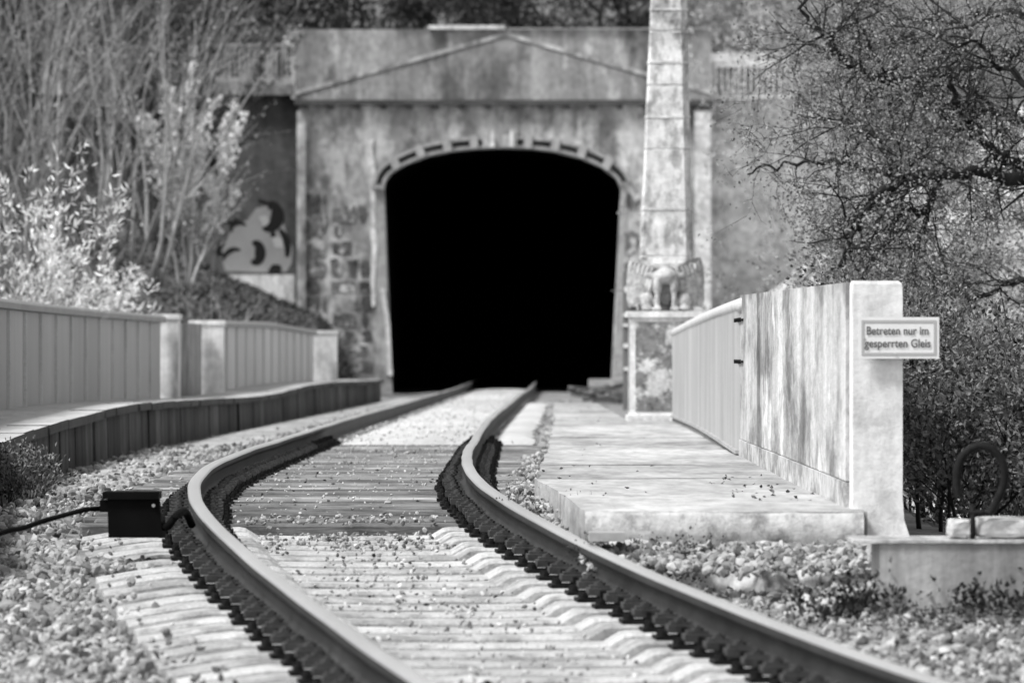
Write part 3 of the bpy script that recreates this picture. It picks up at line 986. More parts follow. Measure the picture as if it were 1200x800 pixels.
# shaft in courses with white mortar joints, chamfered corners
def shaft_half(z):          # (left, right) edges at height z
    s = (z - 1.62) / (4.36 - 1.62)
    return 1.345 + (1.463 - 1.345) * s, 1.905 + (1.845 - 1.905) * s
def shaft_ring(z, grow=0.0):
    l_, r__ = shaft_half(z); l_ -= grow; r__ += grow
    wd = r__ - l_
    y0, y1, c = D + .34 - grow, D + .34 + wd + grow, .07
    return [(l_ + c * .3, y0, z), (r__ - c, y0, z), (r__, y0 + c, z), (r__, y1 - c, z), (r__ - c, y1, z), (l_ + c, y1, z), (l_, y1 - c, z), (l_, y0 + c * .3, z)]
cuts = [zt + .012] + [q_(0, yy, D + .34).z for yy in (300, 245, 175, 137, 100, 73, 37, 11, -20, -60, -110, -170)]
for k in range(len(cuts) - 1):
    bm = B()
    lo = [bm.verts.new(p) for p in shaft_ring(cuts[k] + .012)]; hi = [bm.verts.new(p) for p in shaft_ring(cuts[k + 1] - .012)]
    for i in range(8): bm.faces.new((lo[i], lo[(i + 1) % 8], hi[(i + 1) % 8], hi[i]))
    bm.faces.new(lo[::-1]); bm.faces.new(hi)
    build('course', bm, 'shaft', t, bevel=.008)
    bm = B()
    gr = .007 if k in (1, 3, 5, 7, 8) else -.004
    z_ = cuts[k + 1]
    lo = [bm.verts.new(p) for p in shaft_ring(z_ - .0125, gr)]; hi = [bm.verts.new(p) for p in shaft_ring(z_ + .0125, gr)]
    for i in range(8): bm.faces.new((lo[i], lo[(i + 1) % 8], hi[(i + 1) % 8], hi[i]))
    bm.faces.new(lo[::-1]); bm.faces.new(hi)
    build('mortar_joint', bm, 'lime', t)
bm = B()
z_ = cuts[-1] + .013
lo = [bm.verts.new(p) for p in shaft_ring(z_, .05)]; hi = [bm.verts.new(p) for p in shaft_ring(z_ + .12, .05)]
tip = bm.verts.new((1.65, D + .6, z_ + .45))
for i in range(8):
    bm.faces.new((lo[i], lo[(i + 1) % 8], hi[(i + 1) % 8], hi[i])); bm.faces.new((hi[i], hi[(i + 1) % 8], tip))
bm.faces.new(lo[::-1])
build('capstone', bm, 'shaft', t)
bm = B(); l_, r__ = shaft_half(1.6)
box(bm, l_ + .03, r__ + .03, D + .22, D + .345, 1.535, 1.595); build('ledge', bm, 'lime', t, bevel=.01)

st = thing('winged_statue', 'weathered stone winged beast statue crouching on the column plinth', 'statue', (1.62, 85.15, zt + .012))
ZS = zt + .012
bm = B()
def ell(c, r, rot=None):
    M = Matrix.Translation(Vector(c)) @ (rot.to_matrix().to_4x4() if rot else Matrix()) @ Matrix.Diagonal((r[0], r[1], r[2], 1))
    bmesh.ops.create_icosphere(bm, subdivisions=3, radius=1, matrix=M)
X0 = q_(780.5, 0).x
ell((X0 + .0, D + .17, ZS + .37), (.13, .12, .085))            # broad bowed chest
ell((X0 + .01, D + .22, ZS + .43), (.085, .10, .05))           # broken-off neck
ell((X0, D + .34, ZS + .25), (.11, .10, .20))                  # trunk behind
for s in (-1, 1):
    ell((X0 + s * .088, D + .14, ZS + .27), (.05, .06, .12))     # upper foreleg
    ell((X0 + s * .090, D + .12, ZS + .11), (.032, .036, .12))   # lower foreleg
    ell((X0 + s * .092, D + .085, ZS + .028), (.05, .075, .028))  # paw
    for q in (-1, 0, 1): ell((X0 + s * .092 + q * .032, D + .03, ZS + .022), (.016, .035, .022))
    ell((X0 + s * .19, D + .22, ZS + .10), (.085, .11, .105))     # haunch
    ell((X0 + s * .20, D + .13, ZS + .03), (.06, .09, .03))
    ell((X0 + s * .13, D + .22, ZS + .38), (.10, .07, .06))       # shoulder root of the wing
me = bpy.data.meshes.new('tmp'); bm.to_mesh(me); bm.free()
ob = bpy.data.objects.new('tmp', me); C.objects.link(ob)
md = ob.modifiers.new('r', 'REMESH'); md.mode = 'VOXEL'; md.voxel_size = .011
sm_ = ob.modifiers.new('s', 'SMOOTH'); sm_.iterations = 5; sm_.factor = .5
bpy.context.view_layer.update()
me2 = bpy.data.meshes.new_from_object(ob.evaluated_get(bpy.context.evaluated_depsgraph_get()))
bpy.data.objects.remove(ob)
for v in me2.vertices: v.co -= Vector(st.location)
for p in me2.polygons: p.use_smooth = True
link_mesh('body', me2, 'statue', st)
for s in (-1, 1):
    # wing blade, swept back and outwards from the shoulder
    def wp(a, z): return Vector((X0 + s * (.10 + a), D + .17 + .55 * max(a, 0) ** 1.3, ZS + z))
    outline = [(.02, .47), (.10, .52), (.20, .56), (.265, .57), (.288, .52), (.294, .36), (.290, .2), (.28, .05), (.20, .05), (.16, .13), (.10, .21), (.03, .27)]
    bm = B()
    fr = [bm.verts.new(wp(a, z)) for a, z in outline]
    bk = [bm.verts.new(wp(a, z) + Vector((0, .05, 0))) for a, z in outline]
    bm.faces.new(fr); bm.faces.new(bk[::-1])
    for i in range(len(fr)):
        j = (i + 1) % len(fr); bm.faces.new((fr[i], bk[i], bk[j], fr[j]))
    wg = build('wing', bm, 'wing_stone', st)
    rw = random.Random(5)
    for row, (n, L) in enumerate(((7, .26), (7, .22), (6, .15))):
        for i in range(n):
            f_ = i / (n - 1)
            if row == 0: a0, z0, a1, z1 = .06 + .2 * f_, .24 + .20 * f_, .13 + .145 * f_, .10 - .06 * f_ + .03 * (1 - f_)
            elif row == 1: a0, z0, a1, z1 = .03 + .225 * f_, .36 + .12 * f_, .08 + .20 * f_, .20 + .04 * f_
            else: a0, z0, a1, z1 = .03 + .22 * f_, .46 + .06 * f_, .07 + .20 * f_, .33 + .07 * f_
            p, e = wp(a0, z0), wp(a1, z1)
            ax = (e - p); Ln = ax.length; ax.normalize()
            sd_ = ax.cross(Vector((0, 1, 0))).normalized()
            up = Vector((0, -1, 0)) * (.012 + .006 * row)
            bm = B(); wv = .042
            pts_ = [(0, .6), (.35, 1), (.8, .9), (1, .25)]
            L_ = [bm.verts.new(p + ax * Ln * k_ + sd_ * wv * w_) for k_, w_ in pts_]
            R_ = [bm.verts.new(p + ax * Ln * k_ - sd_ * wv * w_) for k_, w_ in pts_]
            M_ = [bm.verts.new(p + ax * Ln * k_ + up * (1 if k_ < 1 else .5)) for k_, w_ in pts_]
            for k_ in range(3):
                bm.faces.new((L_[k_], L_[k_ + 1], M_[k_ + 1], M_[k_])); bm.faces.new((M_[k_], M_[k_ + 1], R_[k_ + 1], R_[k_]))
            bm.faces.new((L_[3], R_[3], M_[3])); bm.faces.new((L_[0], M_[0], R_[0]))
            build('feather', bm, 'wing_stone', wg)

# ------------------------------------------------------------------ tunnel portal
T = 187.0
def tp(px, py): v = P(px, py, T); return (v.x, v.z)
tun = thing('tunnel_portal', 'weathered concrete tunnel portal with flat arch and gabled parapet', 'tunnel portal', (-.2, T, -.05))
arch_px = [(450, 222), (451, 213), (458, 203), (475, 193), (500, 183), (530, 177), (560, 174), (590, 173), (620, 174), (650, 177.5), (680, 185), (705, 196), (722, 209), (727.5, 221)]
arch = [tp(*q) for q in arch_px]
jl, jr = (tp(460, 0)[0], -.4), (tp(716, 0)[0], -.4)
xl, xr = tp(350, 0)[0], tp(831, 0)[0]
zc, ztop = tp(0, 118)[1], tp(0, 35)[1]
bm = B()
ngon_extrude(bm, [(xl, -.4), (xl, zc), (xr, zc), (xr, -.4), jr] + arch[::-1] + [jl], T, T + 1.3)
build('wall', bm, 'portal', tun)
bm = B(); box(bm, xl - .05, xr + .05, T - .12, T + 1.3, zc + .004, ztop); build('parapet_wall', bm, 'portal_dark', tun, bevel=.02)
bm = B(); box(bm, xl - .1, xr + .1, T - .22, T + 1.34, zc - .10, zc + .002); build('cornice', bm, 'portal_shade', tun)  # coloured dark to draw the shadow line below the parapet wall
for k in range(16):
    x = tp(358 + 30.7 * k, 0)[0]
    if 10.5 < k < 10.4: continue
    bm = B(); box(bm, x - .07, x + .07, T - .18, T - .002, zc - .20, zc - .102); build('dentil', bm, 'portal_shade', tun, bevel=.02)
# gable: raised field and two sloping mouldings
A, Bp, Cc = tp(346, 107), tp(593, 38), tp(835, 107)
bm = B(); ngon_extrude(bm, [(A[0], zc + .01), (A[0], A[1] - .12), (Bp[0], Bp[1] - .12), (Cc[0], Cc[1] - .12), (Cc[0], zc + .01)], T - .17, T - .121); build('gable', bm, 'portal_dark', tun)
for (p, q) in ((A, Bp), (Bp, Cc)):
    bm = B(); ngon_extrude(bm, [(p[0], p[1] - .10), (q[0], q[1] - .10), (q[0], q[1]), (p[0], p[1])], T - .20, T - .125); build('moulding', bm, 'portal', tun)
bm = B(); a, b_ = tp(502, 0)[0], tp(592, 0)[0]; box(bm, a, b_, T - .26, T + .9, ztop + .002, ztop + .09); build('coping_slab', bm, 'lime', tun, bevel=.02)
bm = B(); a, b_ = tp(596, 0)[0], xr; box(bm, a, b_, T - .2, T + .9, ztop + .002, ztop + .03); build('coping_slab', bm, 'portal_trim', tun)
# arch ring: framed panels between radial blocks, two lime-streaked key blocks
arc = spline([Vector((x, 0, z)) for x, z in arch], 8)
cum = [0]
for i in range(1, len(arc)): cum.append(cum[-1] + (arc[i] - arc[i - 1]).length)
def on_arc(s):
    s = min(max(s, 0), cum[-1]); i = min(int(np.searchsorted(cum, s, side='right') - 1), len(arc) - 2)
    f_ = (s - cum[i]) / max(cum[i + 1] - cum[i], 1e-6)
    p = arc[i].lerp(arc[i + 1], f_); tg = (arc[i + 1] - arc[i]).normalized()
    nrm = Vector((-tg.z, 0, tg.x))
    return p, nrm
def ring_piece(s0, s1, i0, i1, ya, yb, m, name):
    bm = B(); k_ = 3; inner, outer = [], []
    for i in range(k_ + 1):
        p, n_ = on_arc(s0 + (s1 - s0) * i / k_)
        inner.append((p + n_ * i0)); outer.append((p + n_ * i1))
    pts_ = [(v.x, v.z) for v in inner] + [(v.x, v.z) for v in outer[::-1]]
    ngon_extrude(bm, pts_, ya, yb)
    build(name, bm, m, tun)
NP_ = 10
seg = cum[-1] / NP_
for k in range(NP_):
    s0, s1 = k * seg, (k + 1) * seg
    if k in (NP_ // 2 - 1,): s1 -= .12
    if k in (NP_ // 2,): s0 += .12
    ring_piece(s0 + .10, s1 - .10, .0, .06, T - .10, T - .003, 'portal_trim', 'ring_lower')
    ring_piece(s0 + .10, s1 - .10, .20, .27, T - .12, T - .003, 'portal_trim', 'ring_upper')
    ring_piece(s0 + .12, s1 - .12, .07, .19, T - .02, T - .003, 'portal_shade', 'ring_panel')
    ring_piece(s0 - .09, s0 + .09, .0, .30, T - .15, T - .003, 'portal_trim', 'ring_block')
mid = cum[-1] / 2
ring_piece(mid - .42, mid - .26, .0, .42, T - .17, T - .003, 'portal_trim', 'key_block')
ring_piece(mid + .2, mid + .36, .0, .42, T - .17, T - .003, 'portal_trim', 'key_block')
for s in (-1, 1):
    bm = B(); x = tp(577 if s < 0 else 600, 0)[0]
    ngon_extrude(bm, [(x - .06, arch[7][1] + .01), (x + .05, arch[7][1] + .01), (x + .02, arch[7][1] + .38), (x - .04, arch[7][1] + .42)], T - .20, T - .172); build('lime_streak', bm, 'lime', tun)
# edge pilaster, lime runs, drain pipe
bm = B(); box(bm, xl - .04, xl + .16, T - .08, T - .003, -.3, zc - .24); build('pilaster', bm, 'portal', tun, bevel=.03)
bm = B(); box(bm, xr - .34, xr + .04, T - .16, T - .003, -.3, zc - .24); build('pilaster', bm, 'wing_pale', tun, bevel=.03)
def strip(pts_, ya, yb, m, name):
    if m == 'lime' and name != 'drain_pipe':
        rj = random.Random(2); pts2 = []
        for q, r2 in zip(pts_, pts_[1:] + pts_[:1]):
            k_ = max(1, int((abs(q[1] - r2[1])) / 8))
            for i in range(k_): pts2.append((q[0] + (r2[0] - q[0]) * i / k_ + rj.uniform(-1.3, 1.3), q[1] + (r2[1] - q[1]) * i / k_))
        pts_ = pts2
    bm = B(); ngon_extrude(bm, [tp(*q) for q in pts_], ya, yb); build(name, bm, m, tun)
strip([(426, 166), (437, 163), (439, 200), (441, 300), (440, 358), (435, 360), (435, 300), (433, 205)], T - .03, T - .004, 'lime', 'lime_streak')
strip([(446, 338), (451, 338), (457, 380), (460, 440), (455, 440), (452, 385)], T - .09, T - .004, 'lime', 'drain_pipe')
strip([(437, 203), (449, 205), (450, 222), (457, 440), (452, 440), (441, 360)], T - .012, T - .0035, 'portal_trim', 'jamb_edge')
strip([(717, 440), (719, 440), (729, 222), (728, 208), (737, 210), (730, 440)], T - .012, T - .0035, 'portal_trim', 'jamb_edge')
# courses of rough stone showing through the render on both jambs
rm = random.Random(9)
def stone_patch(x0, x1, rows_, keep):
    for (ya, yb) in rows_:
        x = x0 + rm.uniform(-3, 3)
        while x < x1 - 6:
            wd = rm.uniform(10, 34)
            xe = min(x + wd, x1)
            if rm.random() < keep:
                i_ = rm.uniform(1, 2.2)
                pts_ = [(x + i_ + rm.uniform(-1, 2), ya + i_ + rm.uniform(-1, 3)), ((x + xe) / 2, ya + i_ + rm.uniform(-2, 1)), (xe - i_ - rm.uniform(0, 2), ya + i_ + rm.uniform(-1, 3)),
                        (xe - i_, (ya + yb) / 2), (xe - i_ - rm.uniform(0, 3), yb - i_ - rm.uniform(-1, 2)), ((x + xe) / 2, yb - i_ + rm.uniform(-1, 1)), (x + i_ + rm.uniform(0, 3), yb - i_ - rm.uniform(-1, 2)), (x + i_, (ya + yb) / 2)]
                bm = B(); ngon_extrude(bm, [tp(*q) for q in pts_], T - rm.uniform(.012, .035), T - .004)
                build('stone', bm, 'masonry', tun)
            x = xe + rm.uniform(-1, 3)
stone_patch(358, 384, [(224, 250), (250, 274), (274, 304), (304, 326), (326, 346), (346, 366)], .9)
stone_patch(388, 438, [(240, 262), (262, 279), (282, 300), (302, 326), (328, 344), (346, 364), (366, 384), (386, 402), (404, 420), (420, 438)], .72)
stone_patch(730, 752, [(225, 246), (246, 270), (270, 300), (300, 326), (326, 350), (350, 380), (380, 410), (410, 440)], .85)
# lining running into the hill
bm = B()
ring0 = [jl] + arch + [jr]
for (ya, yb) in ((T + .02, 240.0),):
    f = [bm.verts.new((x - .0, ya, z)) for x, z in ring0]; b2 = [bm.verts.new((x + .35, yb, z)) for x, z in ring0]
    for i in range(len(f) - 1): bm.faces.new((f[i], f[i + 1], b2[i + 1], b2[i]))
    bm.faces.new(b2)
bmesh.ops.translate(bm, verts=bm.verts[:], vec=(0, 0, .004))
# slightly outside the opening so that it never shares a plane with the wall
for v in bm.verts:
    v.co.x = -.22 + (v.co.x + .22) * 1.01
    v.co.z = v.co.z * 1.006
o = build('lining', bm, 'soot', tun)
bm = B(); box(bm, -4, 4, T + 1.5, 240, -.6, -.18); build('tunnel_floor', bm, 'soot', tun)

# ------------------------------------------------------------------ wing walls with railings and painted graffiti
W_ = 188.35
def wpnt(px, py, d=W_): v = P(px, py, d); return (v.x, v.z)
wl_ = thing('wing_wall', 'dark stained wing wall left of the portal carrying black and grey graffiti', 'wall', (-8, W_, 1))
zt_l = wpnt(0, 112)[1]
bm = B(); box(bm, -60, -4.6, W_, W_ + .6, -.3, zt_l); build('wall', bm, 'wing_dark', wl_)
bm = B(); box(bm, -60, wpnt(345, 0)[0], W_ - .35, W_ + .6, zt_l + .002, zt_l + .25); build('deck_slab', bm, 'portal_dark', wl_)
a, b_ = wpnt(255, 350), wpnt(346, 322)
bm = B(); box(bm, a[0] - 1, b_[0], W_ - .25, W_ - .002, .2, b_[1]); build('footing', bm, 'pier', wl_, bevel=.03)
def paint(pts_, y, m, name='graffiti'):
    bm = B(); ngon_extrude(bm, [wpnt(*q) for q in pts_], y, y + .003); return build(name, bm, m, wl_)
def disc_pts(cx, cy, rx, ry, n=24, a0=0, a1=360): return [(cx + rx * math.cos(math.radians(a0 + (a1 - a0) * i / n)), cy + ry * math.sin(math.radians(a0 + (a1 - a0) * i / n))) for i in range(n + (0 if a1 - a0 == 360 else 1))]
def stroke(cx, cy, rx, ry, w0, w1, a0, a1, y, m):
    n = 16; out, inn = [], []
    for i in range(n + 1):
        f_ = i / n; an = math.radians(a0 + (a1 - a0) * f_); wv = 1.45 * (w0 + (w1 - w0) * math.sin(math.pi * f_))
        out.append((cx + (rx + wv / 2) * math.cos(an), cy + (ry + wv / 2) * math.sin(an))); inn.append((cx + (rx - wv / 2) * math.cos(an), cy + (ry - wv / 2) * math.sin(an)))
    paint(out + inn[::-1], y, m)
paint([(268, 276), (276, 262), (290, 258), (300, 244), (318, 240), (330, 256), (337, 276), (343, 290), (342, 308), (336, 318), (300, 319), (264, 317), (258, 300)], W_ - .006, 'grey_paint')
mat('pale_paint', .42, .1, 2, rough=.7)
paint([(303, 254), (312, 252), (318, 264), (310, 268)], W_ - .010, 'pale_paint')
paint([(318, 276), (332, 280), (334, 290), (322, 290)], W_ - .010, 'pale_paint')
stroke(312, 252, 13, 16, 2, 11, -75, 110, W_ - .012, 'black_paint')
stroke(300, 243, 16, 8, 2, 3, -80, 20, W_ - .0125, 'black_paint')
stroke(298, 296, 7, 11, 3, 9, -110, 120, W_ - .012, 'black_paint')
stroke(260, 292, 5, 6, 2, 5, 60, 300, W_ - .012, 'black_paint')
stroke(318, 292, 19, 26, 3, 6, -60, 20, W_ - .012, 'black_paint')
stroke(316, 296, 18, 22, 3, 10, 45, 95, W_ - .0122, 'black_paint')
paint(disc_pts(320, 275, 3.2, 3.4), W_ - .012, 'black_paint')
stroke(280, 268, 9, 7, 1.5, 4, 150, 330, W_ - .0121, 'black_paint')
stroke(276, 312, 16, 20, 1.5, 4, 200, 290, W_ - .0123, 'black_paint')
stroke(270, 256, 7, 5, 1, 3, -20, 150, W_ - .0124, 'black_paint')

def railing(name, label, x0, x1, z0, z1, y, m, n, post_at):
    t = thing(name, label, 'railing', ((x0 + x1) / 2, y, z0))
    bm = B(); box(bm, x0, x1, y - .03, y + .03, z1 - .06, z1); build('top_rail', bm, m, t)
    bm = B(); box(bm, x0, x1, y - .02, y + .02, z0 + .06, z0 + .11); build('bottom_rail', bm, m, t)
    for k in range(n):
        x = x0 + (x1 - x0) * (k + .5) / n
        bm = B(); box(bm, x - .016, x + .016, y - .016, y + .016, z0 + .112, z1 - .062); build('baluster', bm, m, t)
    for x in post_at:
        bm = B(); box(bm, x - .045, x + .045, y - .045, y + .045, z0 - .35, z1 + .002); build('post', bm, 'galvanised', t)
    return t
mat('rail_dark', .16, .2, 3, rough=.7)
mat('rail_grey', .34, .2, 3, rough=.7)
xa, xb = wpnt(180, 0)[0], wpnt(344, 0)[0]
railing('railing', 'dark barred railing above the left wing wall with pale end post', xa, xb, wpnt(0, 99)[1], wpnt(0, 52)[1], W_ - .3, 'rail_grey', 30, [xb, xa])
t = thing('railing_end_post', 'pale bent steel end piece where left railing meets the portal', 'post', (xb, W_ - .2, 6.8))
tube_obj('bent_tube', spline([Vector((wpnt(343, 108)[0], W_ - .2, wpnt(0, 108)[1])), Vector((wpnt(343, 62)[0], W_ - .2, wpnt(0, 62)[1])), Vector((wpnt(341, 56)[0], W_ - .2, wpnt(0, 55)[1])), Vector((wpnt(332, 49)[0], W_ - .2, wpnt(0, 49)[1]))], 5), .055, 'cap_pale', t)

wr = thing('wing_wall', 'pale rough wing wall right of the portal behind bare twigs', 'wall', (9, W_, 1))
zt_r = wpnt(0, 141)[1]
bm = B(); box(bm, 4.3, 60, W_, W_ + .6, -.3, zt_r); build('wall', bm, 'wing_pale', wr)
bm = B(); box(bm, wpnt(823, 0)[0], 60, W_ - .3, W_ + .6, zt_r + .002, wpnt(0, 117)[1]); build('deck_slab', bm, 'portal_dark', wr)
xa, xb = wpnt(822, 0)[0], wpnt(930, 0)[0]
railing('railing', 'pale barred railing above the right wing wall', xa, xb, wpnt(0, 119)[1], wpnt(0, 73)[1], W_ - .35, 'white_paint', 16, [wpnt(835, 0)[0]])
t = thing('garden_wall', 'white garden wall glimpsed above the right railing', 'wall', (5.6, 192.2, 6.5))
bm = B(); box(bm, wpnt(829, 0, 192)[0], wpnt(925, 0, 192)[0], 192.1, 192.4, 6.3, wpnt(0, 79, 192)[1]); build('base_course', bm, 'soil', t)
bm = B(); box(bm, wpnt(829, 0, 192)[0], wpnt(925, 0, 192)[0], 192.08, 192.42, wpnt(0, 79, 192)[1] + .002, wpnt(0, 62, 192)[1]); build('wall', bm, 'lime', t, bevel=.05)

# marker post behind the plinth
mk = thing('marker_post', 'dark trackside post with white round disc behind the column plinth', 'post', P(733, 470, 120))
MD = 120.0
def mp_(px, py): return P(px, py, MD)
bm = B(); a, b_ = mp_(730, 465), mp_(736, 318); box(bm, a.x, b_.x, MD, MD + .08, a.z - .2, b_.z); build('post', bm, 'rail_dark', mk)
c = mp_(735.5, 339); bm = B(); cyl(bm, (c.x, MD - .03, c.z), .055, .02, 20, 'Y'); build('disc', bm, 'white_paint', mk)
for (px, py, w2, h2) in ((734, 369, 7, 4), (733, 381, 6, 3), (734, 405, 7, 5), (735, 432, 8, 4)):
    a, b_ = mp_(px - w2 / 2, py + h2 / 2), mp_(px + w2 / 2, py - h2 / 2)
    bm = B(); box(bm, a.x, b_.x, MD - .04, MD - .002, a.z, b_.z); build('plate', bm, 'white_paint', mk)
bm = B(); a, b_ = mp_(716, 341), mp_(731, 340); box(bm, a.x, b_.x, MD + .02, MD + .04, a.z, b_.z); build('arm', bm, 'rail_dark', mk)

# rubbish heap right of the tunnel mouth
hp = thing('debris_heap', 'heap of dark boards and rubble right of the tunnel mouth', 'debris', P(712, 466, 150))
rh = random.Random(12)
for k in range(26):
    px, dd = rh.uniform(684, 737), rh.uniform(140, 158)
    c = P(px, 0, dd); c.z = -.2 + rh.uniform(.02, .32) * (1 - abs(px - 712) / 50)
    M = Matrix.Translation(c) @ Matrix.Rotation(rh.uniform(-.5, .5), 4, 'Z') @ Matrix.Rotation(rh.uniform(-.25, .25), 4, 'Y')
    bm = B(); L = rh.uniform(.15, .5); box(bm, -L, L, -.1, .1, -.025, .025, M); build('board', bm, rh.choice(['timber', 'soil', 'masonry', 'bark_mid']), hp)
for k in range(10):
    px, dd = rh.uniform(700, 740), rh.uniform(145, 165)
    c = P(px, 0, dd); s = rh.uniform(.05, .12)
    M = Matrix.Translation((c.x, c.y, -.2 + s * .4 + rh.uniform(0, .1))) @ Matrix.Rotation(rh.uniform(0, 3), 4, (1, .6, .3))
    bm = B(); box(bm, -s, s, -s * .7, s * .7, -s * .5, s * .5, M); build('rubble', bm, 'portal_trim', hp, bevel=.02)
bl = thing('concrete_slab', 'low grey concrete slab lying right of the tunnel mouth', 'slab', P(705, 455, 172))
bm = B(); a, b_ = P(690, 455, 172), P(731, 444, 172); box(bm, a.x, b_.x, 172, 173, -.2, b_.z); build('slab', bm, 'portal_trim', bl, bevel=.03)

# ------------------------------------------------------------------ trackside things in the foreground
BX = 36.6
bt = thing('trackside_box', 'black trackside cable box beside the left rail', 'box', P(155, 622, BX))
def bq(px, py): return P(px, py, BX)
bm = B()
a, b_ = bq(127, 622), bq(188, 585)
v = hexa(bm, [(a.x, BX, a.z - .03), (b_.x + .01, BX, a.z - .03), (b_.x + .01, BX + .3, a.z - .03), (a.x, BX + .3, a.z - .03),
          (a.x - .005, BX, b_.z), (b_.x - .005, BX, b_.z), (b_.x - .015, BX + .3, b_.z), (a.x + .01, BX + .3, b_.z)])
build('body', bm, 'rubber_black', bt, bevel=.012)
bm = B(); a2, b2 = bq(120, 585), bq(186, 576); box(bm, a2.x, b2.x, BX - .02, BX + .32, a2.z + .001, b2.z); build('lid', bm, 'rubber_black', bt, bevel=.012)
bm = B(); a2, b2 = bq(116, 600), bq(126, 586); box(bm, a2.x, a.x - .006, BX + .05, BX + .2, a2.z, b2.z); build('cable_gland', bm, 'rubber_black', bt, bevel=.01)
bm = B(); c = bq(180, 592); cyl(bm, (c.x, BX - .015, c.z), .008, .014, 10, 'Y'); build('lock', bm, 'cap', bt)
pp = spline([bq(118, 596) + Vector((0, .1, 0)), bq(100, 597), bq(80, 602), bq(55, 609), bq(30, 617) - Vector((0, .3, 0)), bq(14, 620) - Vector((0, .5, 0)), bq(-40, 640) - Vector((0, 1, .0))], 6)
tag(tube_obj('cable', pp, .012, 'rubber_black'), 'black cable running left from the trackside box over the stones', 'cable')
pp = spline([bq(186, 615) + Vector((0, .1, 0)), bq(196, 617), bq(204, 607), bq(214, 600) + Vector((0, .2, 0)), bq(222, 604) + Vector((0, .3, -.05))], 6)
tag(tube_obj('cable', pp, .018, 'rubber_black'), 'short black cable from the trackside box to the left rail', 'cable')

HD = 31.7
cb = thing('concrete_block', 'stained concrete foundation block at lower right', 'concrete block', P(1115, 725, HD))
def hq(px, py, d=HD): return P(px, py, d)
bm = B(); a, b_ = hq(1031, 632), hq(1290, 632)
box(bm, a.x, b_.x, HD, HD + .75, -.85, a.z - .016); build('body', bm, 'block_concrete', cb, bevel=.012)
bm = B(); a2 = hq(1000, 632); box(bm, a2.x, b_.x + .02, HD - .012, HD + .77, a.z - .014, a.z - .002); build('top_slab', bm, 'slab_edge', cb, bevel=.004)
for (px0, px1, py0, sd_) in ((1110, 1141, 607, 1), (1141, 1212, 604, 2)):
    bm = B(); bmesh.ops.create_icosphere(bm, subdivisions=3, radius=1)
    r2 = random.Random(sd_)
    c0, c1 = hq(px0, 0, HD + .2), hq(px1, 0, HD + .2); ht = (632 - py0) / (FPX / HD)
    for v in bm.verts:
        q = v.co
        f_ = 1 + .10 * math.sin(q.x * 5 + sd_) * math.cos(q.z * 4 + q.y * 3) + r2.uniform(-.04, .04)
        q2 = Vector([math.copysign(abs(k) ** .45, k) for k in q]) * f_
        v.co = Vector(((c0.x + c1.x) / 2 + q2.x * (c1.x - c0.x) / 2 * .93, HD + .25 + q2.y * .13, a.z + .004 + ht * .42 + q2.z * ht * .45))
    o = build('rubble_stone', bm, 'rubble')
    tag(o, ('small broken concrete lump on the foundation block left of the hook rod' if sd_ == 1 else 'larger broken concrete lump on the foundation block right of the hook rod'), 'rubble')
hk = thing('steel_hook', 'dark rusty bent steel hook standing on the foundation block', 'hook', hq(1140, 632, HD + .12))
hkp = [(1124, 582), (1122, 573), (1121, 560), (1123, 545), (1131, 531), (1145, 523), (1160, 525), (1171, 535), (1177, 550), (1176, 568), (1170, 583), (1163, 596), (1158, 602)]
pp = spline([hq(x, y, HD + .12) for x, y in hkp], 5)
tube_obj('loop', pp, [.0175] * len(pp), 'hook_steel', hk, 12)
pp = [hq(1160, 601, HD + .12), hq(1148, 600, HD + .12), hq(1136, 600, HD + .12)]
tube_obj('link_bar', pp, [.012, .012, .012], 'hook_steel', hk, 8)
pp = [hq(1139, 590, HD + .12), hq(1140, 612, HD + .12), hq(1140, 634, HD + .12)]
tube_obj('rod', pp, [.011, .011, .012], 'hook_steel', hk, 8)
sc_ = thing('flat_bar', 'small grey flat bar lying by the corner of the walkway', 'metal bar', P(715, 627, 34.6))
bm = B(); a, b_ = P(690, 628, 34.6), P(732, 622, 34.6); box(bm, a.x, b_.x, 34.5, 34.9, a.z - .02, b_.z - .005); build('plate', bm, 'portal_trim', sc_, bevel=.004)
lk = tag(build_data('lump', *(lambda c: ([tuple(c + Vector(v_) * .022 * (1, 1, .7)[0]) for v_ in IV], IF.tolist()))(on_track(27.3, -.28, -.19)), 'hook_steel'), 'single small dark lump lying on the pale sleepers', 'stone')

